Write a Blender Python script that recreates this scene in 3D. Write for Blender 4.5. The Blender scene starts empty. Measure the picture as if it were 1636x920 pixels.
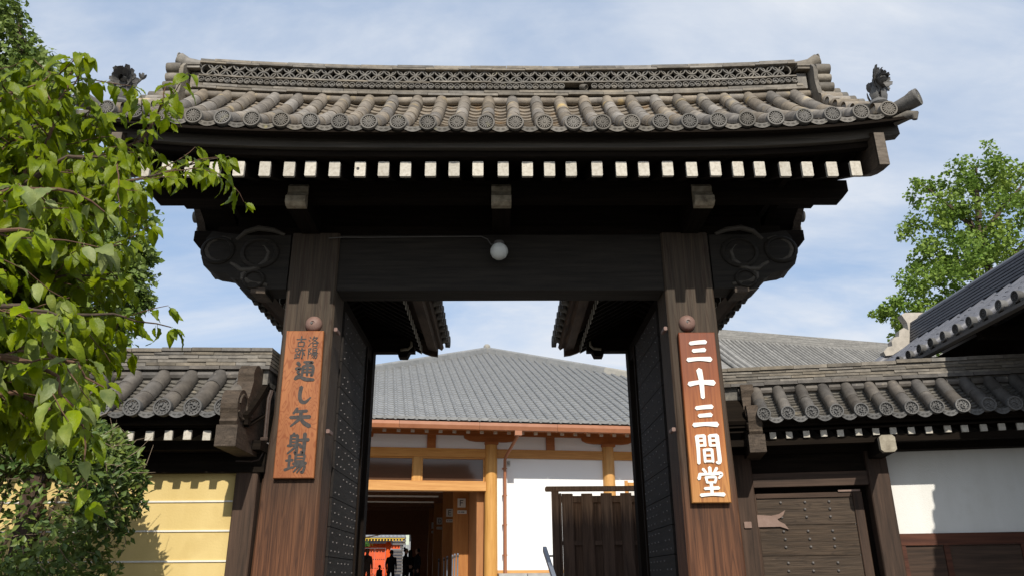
import bpy, math, random
import numpy as np
from mathutils import Vector, Matrix
from math import sin, cos, radians, pi, sqrt, atan2
random.seed(7); rng = np.random.default_rng(7)
S = bpy.context.scene
COL = S.collection

# ------------------------------------------------------------------ camera
cd = bpy.data.cameras.new('camera'); cam = bpy.data.objects.new('camera', cd); COL.objects.link(cam)
cd.sensor_width = 36; cd.lens = 1229 / 1636 * 36; cd.clip_end = 3000; cd.clip_start = 0.05
Rr = Vector((0.9998834, -0.0132013, -0.0076708)); Uu = Vector((0.0025096, -0.3534714, 0.9354420)); Ff = Vector((0.0150605, 0.9353522, 0.3533971))
cam.matrix_world = Matrix(((Rr.x, Uu.x, -Ff.x, -0.0066), (Rr.y, Uu.y, -Ff.y, -7.905), (Rr.z, Uu.z, -Ff.z, 1.6), (0, 0, 0, 1)))
S.camera = cam
# ------------------------------------------------------------------ light
SUN_EL, SUN_AZ = 36.5, 8.0          # degrees; azimuth to the right of straight behind the viewer
world = bpy.data.worlds.new('World'); S.world = world; world.use_nodes = True
nt = world.node_tree; nt.nodes.clear()
def wn(t, **k):
    n = nt.nodes.new(t)
    for a, b in k.items(): setattr(n, a, b)
    return n
sky = wn('ShaderNodeTexSky'); sky.sky_type = 'NISHITA'; sky.sun_disc = False
sky.sun_elevation = radians(SUN_EL); sky.sun_rotation = radians(180 - SUN_AZ)
sky.air_density = 1.0; sky.dust_density = 1.2; sky.ozone_density = 1.0
bgn = wn('ShaderNodeBackground'); bgn.inputs['Strength'].default_value = 0.15
out = wn('ShaderNodeOutputWorld')
tc = wn('ShaderNodeTexCoord')
sep = wn('ShaderNodeSeparateXYZ'); nt.links.new(tc.outputs['Generated'], sep.inputs[0])
addz = wn('ShaderNodeMath', operation='ADD'); addz.inputs[1].default_value = 0.22; nt.links.new(sep.outputs['Z'], addz.inputs[0])
mxz = wn('ShaderNodeMath', operation='MAXIMUM'); mxz.inputs[1].default_value = 0.12; nt.links.new(addz.outputs[0], mxz.inputs[0])
dx = wn('ShaderNodeMath', operation='DIVIDE'); nt.links.new(sep.outputs['X'], dx.inputs[0]); nt.links.new(mxz.outputs[0], dx.inputs[1])
dy = wn('ShaderNodeMath', operation='DIVIDE'); nt.links.new(sep.outputs['Y'], dy.inputs[0]); nt.links.new(mxz.outputs[0], dy.inputs[1])
cmb = wn('ShaderNodeCombineXYZ'); nt.links.new(dx.outputs[0], cmb.inputs[0]); nt.links.new(dy.outputs[0], cmb.inputs[1])
def cloud(scale, rot, stretch, detail, rough, lo, hi, loc):
    m = wn('ShaderNodeMapping'); m.inputs['Rotation'].default_value = (0, 0, rot); m.inputs['Scale'].default_value = (stretch, 1, 1); m.inputs['Location'].default_value = loc
    nt.links.new(cmb.outputs[0], m.inputs[0])
    n = wn('ShaderNodeTexNoise'); n.inputs['Scale'].default_value = scale; n.inputs['Detail'].default_value = detail; n.inputs['Roughness'].default_value = rough
    n.inputs['Distortion'].default_value = 0.4
    nt.links.new(m.outputs[0], n.inputs['Vector'])
    r = wn('ShaderNodeMapRange', interpolation_type='SMOOTHSTEP'); r.inputs[1].default_value = lo; r.inputs[2].default_value = hi
    nt.links.new(n.outputs['Fac'], r.inputs[0]); return r.outputs[0]
c1 = cloud(1.6, 0.7, 0.55, 8, 0.55, 0.40, 0.64, (0.4, 0.1, 0))
c2 = cloud(6.5, 0.5, 0.45, 9, 0.62, 0.35, 0.80, (0.0, 2.3, 0))
mul = wn('ShaderNodeMath', operation='MULTIPLY_ADD'); nt.links.new(c2, mul.inputs[0]); mul.inputs[1].default_value = 0.45; nt.links.new(c1, mul.inputs[2])
sc_ = wn('ShaderNodeMath', operation='MULTIPLY', use_clamp=True); sc_.inputs[1].default_value = 0.80; nt.links.new(mul.outputs[0], sc_.inputs[0])
thin = wn('ShaderNodeMix', data_type='RGBA'); thin.inputs['Factor'].default_value = 0.62          # thin high cirrus over the whole sky
nt.links.new(sky.outputs[0], thin.inputs['A']); thin.inputs['B'].default_value = (2.75, 3.65, 5.1, 1)
mixc = wn('ShaderNodeMix', data_type='RGBA'); nt.links.new(sc_.outputs[0], mixc.inputs['Factor'])
nt.links.new(thin.outputs['Result'], mixc.inputs['A']); mixc.inputs['B'].default_value = (4.9, 5.15, 5.55, 1)
nt.links.new(mixc.outputs['Result'], bgn.inputs['Color']); nt.links.new(bgn.outputs[0], out.inputs['Surface'])
sl = bpy.data.lights.new('sun', 'SUN'); sl.energy = 4.2; sl.angle = radians(0.53); sl.color = (1, 0.94, 0.84)
sun = bpy.data.objects.new('sun', sl); COL.objects.link(sun)
sv = Vector((sin(radians(SUN_AZ)) * cos(radians(SUN_EL)), -cos(radians(SUN_AZ)) * cos(radians(SUN_EL)), sin(radians(SUN_EL))))
sun.rotation_euler = sv.to_track_quat('Z', 'Y').to_euler(); sun.location = (4, -20, 20)
S.view_settings.view_transform = 'Standard'; S.view_settings.look = 'None'; S.view_settings.exposure = 0.13; S.view_settings.gamma = 1.0
S.cycles.max_bounces = 8; S.cycles.transparent_max_bounces = 16; S.cycles.use_denoising = True

# ------------------------------------------------------------------ materials
def mat(name, c1, c2=None, rough=0.7, scale=(6, 6, 6), detail=6, lo=0.3, hi=0.7, bump=0.0, bscale=None, objvar=0.0, spot=None, spec=0.3, trans=0.0, distort=0.0, coord='Object'):
    m = bpy.data.materials.new(name); m.use_nodes = True; t = m.node_tree; N = t.nodes; L = t.links
    b = N['Principled BSDF']; b.inputs['Roughness'].default_value = rough; b.inputs['Specular IOR Level'].default_value = spec
    tcn = N.new('ShaderNodeTexCoord'); oi = N.new('ShaderNodeObjectInfo')
    of = N.new('ShaderNodeVectorMath'); of.operation = 'MULTIPLY_ADD'; of.inputs[1].default_value = (1, 1, 1)
    rs = N.new('ShaderNodeMath'); rs.operation = 'MULTIPLY'; rs.inputs[1].default_value = 37.0; L.new(oi.outputs['Random'], rs.inputs[0])
    L.new(tcn.outputs[coord], of.inputs[0]); L.new(rs.outputs[0], of.inputs[2])
    mp = N.new('ShaderNodeMapping'); mp.inputs['Scale'].default_value = scale; L.new(of.outputs[0], mp.inputs[0])
    no = N.new('ShaderNodeTexNoise'); no.inputs['Scale'].default_value = 1; no.inputs['Detail'].default_value = detail; no.inputs['Roughness'].default_value = 0.6; no.inputs['Distortion'].default_value = distort
    L.new(mp.outputs[0], no.inputs['Vector'])
    rg = N.new('ShaderNodeMapRange'); rg.inputs[1].default_value = lo; rg.inputs[2].default_value = hi; L.new(no.outputs['Fac'], rg.inputs[0])
    mx = N.new('ShaderNodeMix'); mx.data_type = 'RGBA'; mx.inputs['A'].default_value = (*c1, 1); mx.inputs['B'].default_value = (*(c2 or c1), 1)
    L.new(rg.outputs[0], mx.inputs['Factor']); colr = mx.outputs['Result']
    if spot:                                              # lichen / weather blotches: (colour, scale, threshold)
        n2 = N.new('ShaderNodeTexNoise'); n2.inputs['Scale'].default_value = spot[1]; n2.inputs['Detail'].default_value = 5; L.new(of.outputs[0], n2.inputs['Vector'])
        r2 = N.new('ShaderNodeMapRange'); r2.inputs[1].default_value = spot[2]; r2.inputs[2].default_value = spot[2] + 0.14; L.new(n2.outputs['Fac'], r2.inputs[0])
        m2 = N.new('ShaderNodeMix'); m2.data_type = 'RGBA'; m2.inputs['B'].default_value = (*spot[0], 1); L.new(colr, m2.inputs['A']); L.new(r2.outputs[0], m2.inputs['Factor']); colr = m2.outputs['Result']
    if objvar:
        hv = N.new('ShaderNodeHueSaturation'); r3 = N.new('ShaderNodeMapRange'); r3.inputs[3].default_value = 1 - objvar; r3.inputs[4].default_value = 1 + objvar
        L.new(oi.outputs['Random'], r3.inputs[0]); L.new(r3.outputs[0], hv.inputs['Value'])
        w3 = N.new('ShaderNodeTexWhiteNoise'); w3.noise_dimensions = '1D'; L.new(oi.outputs['Random'], w3.inputs['W']); r4 = N.new('ShaderNodeMapRange'); r4.inputs[3].default_value = .70 if objvar >= .2 else .96; r4.inputs[4].default_value = 1.35 if objvar >= .2 else 1.04; L.new(w3.outputs['Value'], r4.inputs[0]); L.new(r4.outputs[0], hv.inputs['Saturation']); L.new(colr, hv.inputs['Color']); colr = hv.outputs['Color']
    L.new(colr, b.inputs['Base Color'])
    if bump:
        bm_ = N.new('ShaderNodeBump'); bm_.inputs['Strength'].default_value = bump; bm_.inputs['Distance'].default_value = 0.01
        if bscale:
            n3 = N.new('ShaderNodeTexNoise'); n3.inputs['Scale'].default_value = bscale; n3.inputs['Detail'].default_value = 4; L.new(of.outputs[0], n3.inputs['Vector']); L.new(n3.outputs['Fac'], bm_.inputs['Height'])
        else: L.new(no.outputs['Fac'], bm_.inputs['Height'])
        L.new(bm_.outputs[0], b.inputs['Normal'])
    if trans:
        tr = N.new('ShaderNodeBsdfTranslucent'); L.new(colr, tr.inputs['Color']); ms = N.new('ShaderNodeMixShader'); ms.inputs[0].default_value = trans
        L.new(b.outputs[0], ms.inputs[1]); L.new(tr.outputs[0], ms.inputs[2]); L.new(ms.outputs[0], N['Material Output'].inputs['Surface'])
    return m
def zramp(m, stops, axis='Z', noise=0.25):
    """world-height weathering: replaces the first mix colours by a ramp along object Z, broken up by streaky noise"""
    t = m.node_tree; N = t.nodes; L = t.links
    mx = [n for n in N if n.type == 'MIX'][0]
    tcn = [n for n in N if n.type == 'TEX_COORD'][0]; no = [n for n in N if n.type == 'TEX_NOISE'][0]
    sp = N.new('ShaderNodeSeparateXYZ'); L.new(tcn.outputs['Object'], sp.inputs[0])
    ma = N.new('ShaderNodeMath'); ma.operation = 'MULTIPLY_ADD'; ma.inputs[1].default_value = noise * 4; L.new(no.outputs['Fac'], ma.inputs[0]); L.new(sp.outputs[axis], ma.inputs[2])
    z0, z1 = stops[0][0], stops[-1][0]
    rg = N.new('ShaderNodeMapRange'); rg.inputs[1].default_value = z0; rg.inputs[2].default_value = z1; L.new(ma.outputs[0], rg.inputs[0])
    for key, k in (('A', 0), ('B', 1)):
        cr = N.new('ShaderNodeValToRGB'); L.new(rg.outputs[0], cr.inputs[0]); e = cr.color_ramp.elements
        while len(e) < len(stops): e.new(0.5)
        for el, st in zip(e, stops): el.position = (st[0] - z0) / (z1 - z0); el.color = (*st[1 + k], 1)
        L.new(cr.outputs[0], mx.inputs[key])
    return m
M = {}
GV = (28, 28, 1.6); GX = (1.6, 28, 28); GY = (28, 1.6, 28)
def wood(n, a, b, g, rough=0.75, bump=0.5, ov=0.12, **k): M[n] = mat(n, a, b, rough, g, 7, 0.3, 0.7, bump, None, ov, distort=0.3, **k)
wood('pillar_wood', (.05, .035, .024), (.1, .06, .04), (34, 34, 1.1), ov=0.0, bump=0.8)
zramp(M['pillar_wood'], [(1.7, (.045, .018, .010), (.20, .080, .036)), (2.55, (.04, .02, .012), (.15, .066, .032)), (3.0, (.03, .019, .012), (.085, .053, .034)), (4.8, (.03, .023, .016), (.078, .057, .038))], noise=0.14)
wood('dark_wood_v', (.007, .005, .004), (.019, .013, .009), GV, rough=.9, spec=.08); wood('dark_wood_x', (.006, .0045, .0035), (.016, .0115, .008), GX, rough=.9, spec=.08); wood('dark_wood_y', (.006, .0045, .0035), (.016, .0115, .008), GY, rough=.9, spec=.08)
wood('beam_wood', (.012, .010, .008), (.03, .025, .019), GX, rough=.82)
wood('fascia_wood', (.045, .040, .033), (.095, .082, .066), GX)
wood('eave_wood', (.035, .022, .016), (.12, .078, .052), (5, 1.6, 9), ov=.1)
wood('weathered_wood', (.07, .055, .043), (.16, .13, .10), (10, 10, 40), ov=0.15)
wood('bracket_wood', (.038, .028, .02), (.10, .074, .053), (9, 9, 34), ov=0.05)
wood('brown_wood_v', (.03, .019, .013), (.085, .051, .034), GV); wood('brown_wood_x', (.03, .019, .013), (.085, .051, .034), GX)
wood('red_wood_x', (.045, .016, .010), (.115, .042, .023), GX)
wood('plank_wood', (.034, .023, .015), (.088, .06, .039), (2.2, 40, 40), ov=0.12, bump=0.9)
wood('door_plank', (.009, .007, .006), (.022, .017, .014), GY, rough=0.85)
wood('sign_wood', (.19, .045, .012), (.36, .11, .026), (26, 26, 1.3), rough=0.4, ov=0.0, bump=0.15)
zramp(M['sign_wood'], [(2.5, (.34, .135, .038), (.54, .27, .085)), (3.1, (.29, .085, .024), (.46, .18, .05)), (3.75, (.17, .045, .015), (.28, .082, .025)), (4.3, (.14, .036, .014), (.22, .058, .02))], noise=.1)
wood('sign_wood_pale', (.25, .085, .031), (.40, .155, .056), (7, 7, 1.3), rough=0.55, ov=0.0, bump=0.3)
def rings(m, scale, freq, dark, amt):
    t = m.node_tree; N = t.nodes; L = t.links; b = N['Principled BSDF']; src = b.inputs['Base Color'].links[0].from_socket
    tcn = [n for n in N if n.type == 'TEX_COORD'][0]; mp = N.new('ShaderNodeMapping'); mp.inputs['Scale'].default_value = scale; L.new(tcn.outputs['Object'], mp.inputs[0])
    no = N.new('ShaderNodeTexNoise'); no.inputs['Scale'].default_value = 1; no.inputs['Detail'].default_value = 2.5; no.inputs['Distortion'].default_value = .5; L.new(mp.outputs[0], no.inputs['Vector'])
    mu = N.new('ShaderNodeMath'); mu.operation = 'MULTIPLY'; mu.inputs[1].default_value = freq; L.new(no.outputs['Fac'], mu.inputs[0]); sn = N.new('ShaderNodeMath'); sn.operation = 'SINE'; L.new(mu.outputs[0], sn.inputs[0])
    rg = N.new('ShaderNodeMapRange'); rg.inputs[1].default_value = .35; rg.inputs[2].default_value = 1.0; rg.inputs[4].default_value = amt; L.new(sn.outputs[0], rg.inputs[0])
    mx = N.new('ShaderNodeMix'); mx.data_type = 'RGBA'; mx.inputs['B'].default_value = (*dark, 1); L.new(src, mx.inputs['A']); L.new(rg.outputs[0], mx.inputs['Factor']); L.new(mx.outputs['Result'], b.inputs['Base Color'])
rings(M['sign_wood_pale'], (6, 5, 1.5), 130, (.19, .045, .013), .6); rings(M['sign_wood'], (9, 5, .55), 60, (.15, .032, .01), .4); rings(M['bracket_wood'], (5, 3, 5), 130, (.03, .021, .014), .6); rings(M['plank_wood'], (.8, 4, 9), 70, (.03, .021, .014), .55); rings(M['pillar_wood'], (9, 6, .45), 70, (.03, .014, .009), .5)
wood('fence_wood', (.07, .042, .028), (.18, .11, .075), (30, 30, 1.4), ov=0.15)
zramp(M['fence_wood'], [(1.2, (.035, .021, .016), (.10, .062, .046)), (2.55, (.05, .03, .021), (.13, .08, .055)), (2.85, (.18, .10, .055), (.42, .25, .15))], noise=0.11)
wood('hall_wood_x', (.44, .19, .045), (.60, .31, .09), (1.2, 16, 16), rough=0.5, ov=0.06, bump=0.1)
wood('hall_wood_v', (.44, .21, .05), (.62, .34, .10), (14, 14, 1.0), rough=0.5, ov=0.06, bump=0.1)
wood('hall_wood_deep', (.30, .10, .03), (.42, .16, .05), (1.2, 16, 16), rough=0.6, ov=0.05, bump=0.1)
wood('ceiling_wood', (.22, .095, .05), (.32, .15, .08), (14, 1.2, 14), ov=0.1)
wood('panel_wood', (.30, .12, .04), (.40, .18, .06), (14, 14, 1.2), ov=0.1, bump=0.1)
M['white_end'] = mat('white_end', (.54, .505, .435), (.38, .345, .285), .85, (34, 34, 34), 6, .42, .72, .25, None, .12, spot=((.33, .28, .22), 22, .63))
M['cream_end'] = mat('cream_end', (.40, .355, .27), (.19, .16, .115), .85, (14, 14, 14), 6, .35, .7, .4, None, .1, spot=((.10, .08, .06), 9, .6))
M['tile'] = mat('tile', (.122, .105, .087), (.255, .222, .18), .74, (9, 9, 9), 7, .3, .7, .35, 60, .30, spot=((.34, .27, .165), 5, .60))
M['tile_pan'] = mat('tile_pan', (.13, .112, .092), (.27, .225, .17), .8, (7, 7, 7), 6, .3, .7, .35, 60, 0, spot=((.28, .19, .105), 4, .60))
M['tile_dark'] = mat('tile_dark', (.068, .061, .055), (.148, .134, .118), .62, (7, 7, 7), 7, .3, .7, .35, 70, .22, spot=((.24, .21, .17), 11, .65))
M['tile_dark_pan'] = mat('tile_dark_pan', (.08, .075, .068), (.19, .175, .15), .75, (14, 14, 14), 7, .3, .7, .35, 70, 0, spot=((.33, .29, .22), 9, .62))
M['tile_face'] = mat('tile_face', (.10, .092, .08), (.17, .156, .136), .7, (12, 12, 12), 6, .3, .7, .3, 70, .2, spot=((.22, .20, .11), 10, .64))
M['tile_face_dark'] = mat('tile_face_dark', (.085, .083, .08), (.15, .146, .14), .65, (12, 12, 12), 6, .3, .7, .3, 70, .25)
M['ridge_tile'] = mat('ridge_tile', (.105, .094, .079), (.24, .213, .175), .7, (9, 9, 9), 7, .3, .7, .35, 60, .28)
M['clay'] = mat('clay', (.20, .115, .05), (.30, .19, .10), .95, (14, 14, 14), 6, .3, .7, .5)
M['hall_tile'] = mat('hall_tile', (.205, .21, .213), (.27, .272, .268), .5, (5, 5, 5), 4, .3, .7, .1, 40, .07)
M['hall_ridge'] = mat('hall_ridge', (.19, .195, .195), (.25, .25, .245), .6, (5, 5, 5), 4, objvar=.08)
M['pale_ridge'] = mat('pale_ridge', (.27, .26, .23), (.35, .33, .29), .7, (6, 6, 6), 5, objvar=.1)
M['old_tile'] = mat('old_tile', (.17, .165, .155), (.27, .26, .24), .7, (4, 4, 4), 6, .3, .7, .2, 30, .14)
M['blue_tile'] = mat('blue_tile', (.10, .102, .118), (.15, .152, .168), .5, (6, 6, 6), 4, .3, .7, .1, 40, .1, spec=.5)
M['cream_tile'] = mat('cream_tile', (.36, .33, .285), (.52, .475, .41), .8, (9, 9, 9), 5, .3, .7, .3)
M['yellow_plaster'] = mat('yellow_plaster', (.60, .45, .18), (.67, .515, .225), .9, (3.2, 3.2, .7), 8, .3, .7, .2, 50, spot=((.55, .40, .155), 1.6, .6))
M['white_plaster'] = mat('white_plaster', (.70, .69, .64), (.78, .77, .73), .9, (3.5, 3.5, .8), 7, .3, .7, .3, 90, spot=((.64, .62, .56), 1.7, .62))
M['hall_plaster'] = mat('hall_plaster', (.83, .83, .82), (.85, .85, .84), .85, (1, 1, 1), 3)
M['white_line'] = mat('white_line', (.78, .76, .70), (.70, .67, .60), .85, (9, 9, 9), 4)
M['white_paint'] = mat('white_paint', (.88, .86, .80), (.82, .80, .74), .45, (9, 9, 9), 4)
M['sign_ink'] = mat('sign_ink', (.035, .033, .032), (.075, .065, .06), .7, (30, 30, 30), 5)
M['grey_stroke'] = mat('grey_stroke', (.10, .10, .095), (.13, .13, .12), .6)
M['board_white'] = mat('board_white', (.62, .60, .56), (.66, .64, .6), .6)
M['iron_boss'] = mat('iron_boss', (.16, .095, .075), (.23, .145, .12), .55, (14, 14, 14), 5, objvar=.05, bump=.2)
M['hinge_iron'] = mat('hinge_iron', (.20, .13, .10), (.27, .185, .15), .6, (12, 12, 12), 5, bump=.2)
M['stud_iron'] = mat('stud_iron', (.07, .063, .06), (.13, .115, .105), .5, (20, 20, 20), 4, spec=.6)
M['copper'] = mat('copper', (.30, .115, .055), (.37, .155, .08), .5, (3, 3, 3), 5, objvar=.05)
M['grey_metal'] = mat('grey_metal', (.16, .18, .22), (.20, .22, .26), .4, spec=.5)
M['pipe'] = mat('pipe', (.045, .03, .025), (.075, .053, .043), .5, (20, 20, 20), 4)
M['globe'] = mat('globe', (.80, .82, .78), (.84, .86, .82), .3, (3, 3, 3), 3, trans=.25)
M['wire'] = mat('wire', (.10, .095, .09), (.13, .12, .11), .6)
M['asphalt'] = mat('asphalt', (.11, .105, .095), (.16, .15, .14), .95, (3, 3, 3), 8, bump=.4, bscale=80)
M['stone'] = mat('stone', (.33, .32, .30), (.43, .42, .39), .9, (7, 7, 7), 7, objvar=.1, bump=.4)
M['vermilion'] = mat('vermilion', (.62, .075, .015), (.70, .11, .02), .55, (3, 3, 3), 4, objvar=.05)
M['gold_paint'] = mat('gold_paint', (.78, .52, .06), (.82, .58, .10), .5)
M['far_grey'] = mat('far_grey', (.22, .235, .255), (.28, .29, .31), .6, (3, 3, 3), 4)
M['far_pale'] = mat('far_pale', (.55, .62, .50), (.60, .66, .55), .6)
M['bark'] = mat('bark', (.05, .035, .025), (.12, .085, .06), .9, (18, 18, 5), 6, bump=.6)
M['twig'] = mat('twig', (.085, .045, .028), (.15, .085, .05), .8, (20, 20, 20), 4)
M['dry_twig'] = mat('dry_twig', (.17, .125, .085), (.26, .20, .14), .85, (20, 20, 20), 4)
M['cherry_leaf'] = mat('cherry_leaf', (.14, .212, .02), (.32, .38, .052), .42, (14, 14, 14), 4, .3, .7, .25, 120, .24, spec=.3, trans=.42)
M['shrub_leaf'] = mat('shrub_leaf', (.055, .105, .022), (.19, .24, .045), .45, (5, 5, 5), 5, .38, .7, spec=.4, trans=.2)
M['camphor_leaf'] = mat('camphor_leaf', (.085, .15, .024), (.19, .245, .05), .45, (.7, .7, .7), 5, .35, .65, trans=.25, spec=.35)
M['ginkgo_leaf'] = mat('ginkgo_leaf', (.13, .225, .03), (.26, .35, .06), .55, (.8, .8, .8), 5, .35, .65, trans=.3)
M['pine_leaf'] = mat('pine_leaf', (.04, .13, .02), (.11, .25, .04), .6, (3, 3, 3), 4, trans=.15)
M['cloth_black'] = mat('cloth_black', (.012, .012, .014), (.02, .02, .022), .9); M['cloth_brown'] = mat('cloth_brown', (.10, .08, .07), (.14, .11, .10), .9)
M['hair'] = mat('hair', (.01, .009, .008), (.02, .017, .015), .6); M['skin'] = mat('skin', (.42, .25, .18), (.46, .28, .2), .6)
gm = bpy.data.materials.new('dark_glass'); gm.use_nodes = True; b_ = gm.node_tree.nodes['Principled BSDF']
b_.inputs['Base Color'].default_value = (.12, .065, .04, 1); b_.inputs['Roughness'].default_value = .06; b_.inputs['Specular IOR Level'].default_value = .5; b_.inputs['Transmission Weight'].default_value = .35
M['dark_glass'] = gm

# ------------------------------------------------------------------ mesh helpers
class MB:
    def __init__(s): s.v = []; s.f = []
    def add(s, vs, fs):
        o = len(s.v); s.v.extend([tuple(p) for p in vs]); s.f.extend([tuple(i + o for i in f) for f in fs]); return s
    def box(s, x0, x1, y0, y1, z0, z1):
        return s.hexa([(x0, y0, z0), (x1, y0, z0), (x1, y1, z0), (x0, y1, z0), (x0, y0, z1), (x1, y0, z1), (x1, y1, z1), (x0, y1, z1)])
    def hexa(s, p): return s.add(p, [(3, 2, 1, 0), (4, 5, 6, 7), (0, 1, 5, 4), (1, 2, 6, 5), (2, 3, 7, 6), (3, 0, 4, 7)])
    def cbox(s, x0, x1, y0, y1, z0, z1, c=0.01):
        """box whose long vertical / horizontal edges are chamfered on the XZ outline"""
        pts = [(x0 + c, z0), (x1 - c, z0), (x1, z0 + c), (x1, z1 - c), (x1 - c, z1), (x0 + c, z1), (x0, z1 - c), (x0, z0 + c)]
        return s.prism(pts, lambda a, b, d: (a, d, b), y0, y1)
    def vbox(s, x0, x1, y0, y1, z0, z1, c=0.02):
        pts = [(x0 + c, y0), (x1 - c, y0), (x1, y0 + c), (x1, y1 - c), (x1 - c, y1), (x0 + c, y1), (x0, y1 - c), (x0, y0 + c)]
        return s.prism(pts, lambda a, b, d: (a, b, d), z0, z1)
    def prism(s, poly, fn, d0, d1):
        n = len(poly); vs = [fn(a, b, d0) for a, b in poly] + [fn(a, b, d1) for a, b in poly]
        return s.add(vs, [tuple(range(n))[::-1], tuple(range(n, 2 * n))] + [(i, (i + 1) % n, n + (i + 1) % n, n + i) for i in range(n)])
    def tube(s, path, rad, seg=8, cap=True):
        path = [Vector(p) for p in path]; n = len(path); rad = rad if hasattr(rad, '__len__') else [rad] * n
        vs = []; up = None
        for i, p in enumerate(path):
            t = (path[min(i + 1, n - 1)] - path[max(i - 1, 0)]).normalized()
            if up is None: up = t.orthogonal().normalized()
            up = (up - t * up.dot(t)).normalized(); w = t.cross(up)
            for k in range(seg):
                a = 2 * pi * k / seg; vs.append(p + (up * cos(a) + w * sin(a)) * rad[i])
        fs = [(i * seg + k, i * seg + (k + 1) % seg, (i + 1) * seg + (k + 1) % seg, (i + 1) * seg + k) for i in range(n - 1) for k in range(seg)]
        if cap: fs += [tuple(range(seg))[::-1], tuple(range((n - 1) * seg, n * seg))]
        return s.add(vs, fs)
    def lathe(s, prof, seg=16, fn=lambda x, y, z: (x, y, z)):
        """prof: (radius, height) list, axis local z"""
        vs = []; n = len(prof)
        for r, h in prof:
            for k in range(seg): a = 2 * pi * k / seg; vs.append(fn(r * cos(a), r * sin(a), h))
        fs = [(i * seg + k, i * seg + (k + 1) % seg, (i + 1) * seg + (k + 1) % seg, (i + 1) * seg + k) for i in range(n - 1) for k in range(seg)]
        fs += [tuple(range(seg))[::-1], tuple(range((n - 1) * seg, n * seg))]
        return s.add(vs, fs)
    def mesh(s, name, m, smooth=False):
        me = bpy.data.meshes.new(name); me.from_pydata(s.v, [], s.f); me.update()
        if smooth:
            me.polygons.foreach_set('use_smooth', [True] * len(me.polygons)); me.set_sharp_from_angle(angle=radians(40))
        me.materials.append(M[m]); return me
    def build(s, name, m, parent=None, smooth=False): return put(name, s.mesh(name, m, smooth), parent)
def put(name, me, parent=None, mtx=None):
    o = bpy.data.objects.new(name, me); COL.objects.link(o)
    if parent is not None: o.parent = parent
    if mtx is not None: o.matrix_local = mtx
    return o
def tag(o, label=None, cat=None, group=None, kind=None):
    if label: o['label'] = label
    if cat: o['category'] = cat
    if group: o['group'] = group
    if kind: o['kind'] = kind
    return o
def thing(name, label, cat, loc=(0, 0, 0), group=None):
    o = bpy.data.objects.new(name, None); COL.objects.link(o); o.location = loc; o.empty_display_size = .2
    return tag(o, label, cat, group)
def npmesh(name, V, F, m, smooth=False):
    me = bpy.data.meshes.new(name); V = np.asarray(V, np.float32); F = np.asarray(F, np.int32); k = F.shape[1]
    me.vertices.add(len(V)); me.vertices.foreach_set('co', V.ravel()); me.loops.add(F.size); me.loops.foreach_set('vertex_index', F.ravel())
    me.polygons.add(len(F)); me.polygons.foreach_set('loop_start', np.arange(0, F.size, k, dtype=np.int32)); me.polygons.foreach_set('loop_total', np.full(len(F), k, np.int32))
    if smooth: me.polygons.foreach_set('use_smooth', np.ones(len(F), bool))
    me.update(calc_edges=True); me.validate(); me.materials.append(M[m]); return me
def basis(X, Y, Z, o): return Matrix(((X[0], Y[0], Z[0], o[0]), (X[1], Y[1], Z[1], o[1]), (X[2], Y[2], Z[2], o[2]), (0, 0, 0, 1)))
def lerp(a, b, t): return a + (b - a) * t
K = Vector((0, 0, 1))

# ------------------------------------------------------------------ setting: ground
g = MB(); g.add([(-400, -400, 0), (400, -400, 0), (400, 4.6, 0), (-400, 4.6, 0)], [(0, 1, 2, 3)])
tag(g.build('ground', 'asphalt'), kind='structure')
g = MB(); g.add([(-400, 6.0, 1.1), (400, 6.0, 1.1), (400, 900, 1.1), (-400, 900, 1.1)], [(0, 1, 2, 3)])
tag(g.build('courtyard', 'asphalt'), kind='structure')
stp = thing('stone_steps', 'broad stone steps climbing from the gate to the courtyard', 'steps'); tag(stp, kind='structure')
for i in range(7):
    MB().cbox(-30, 30, 4.6 + i * .2, 4.6 + i * .2 + (.2 if i < 6 else .25), -.05, 1.1 * (i + 1) / 7 + (0.004 if i == 6 else 0), .008).build('step', 'stone', stp)

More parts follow.
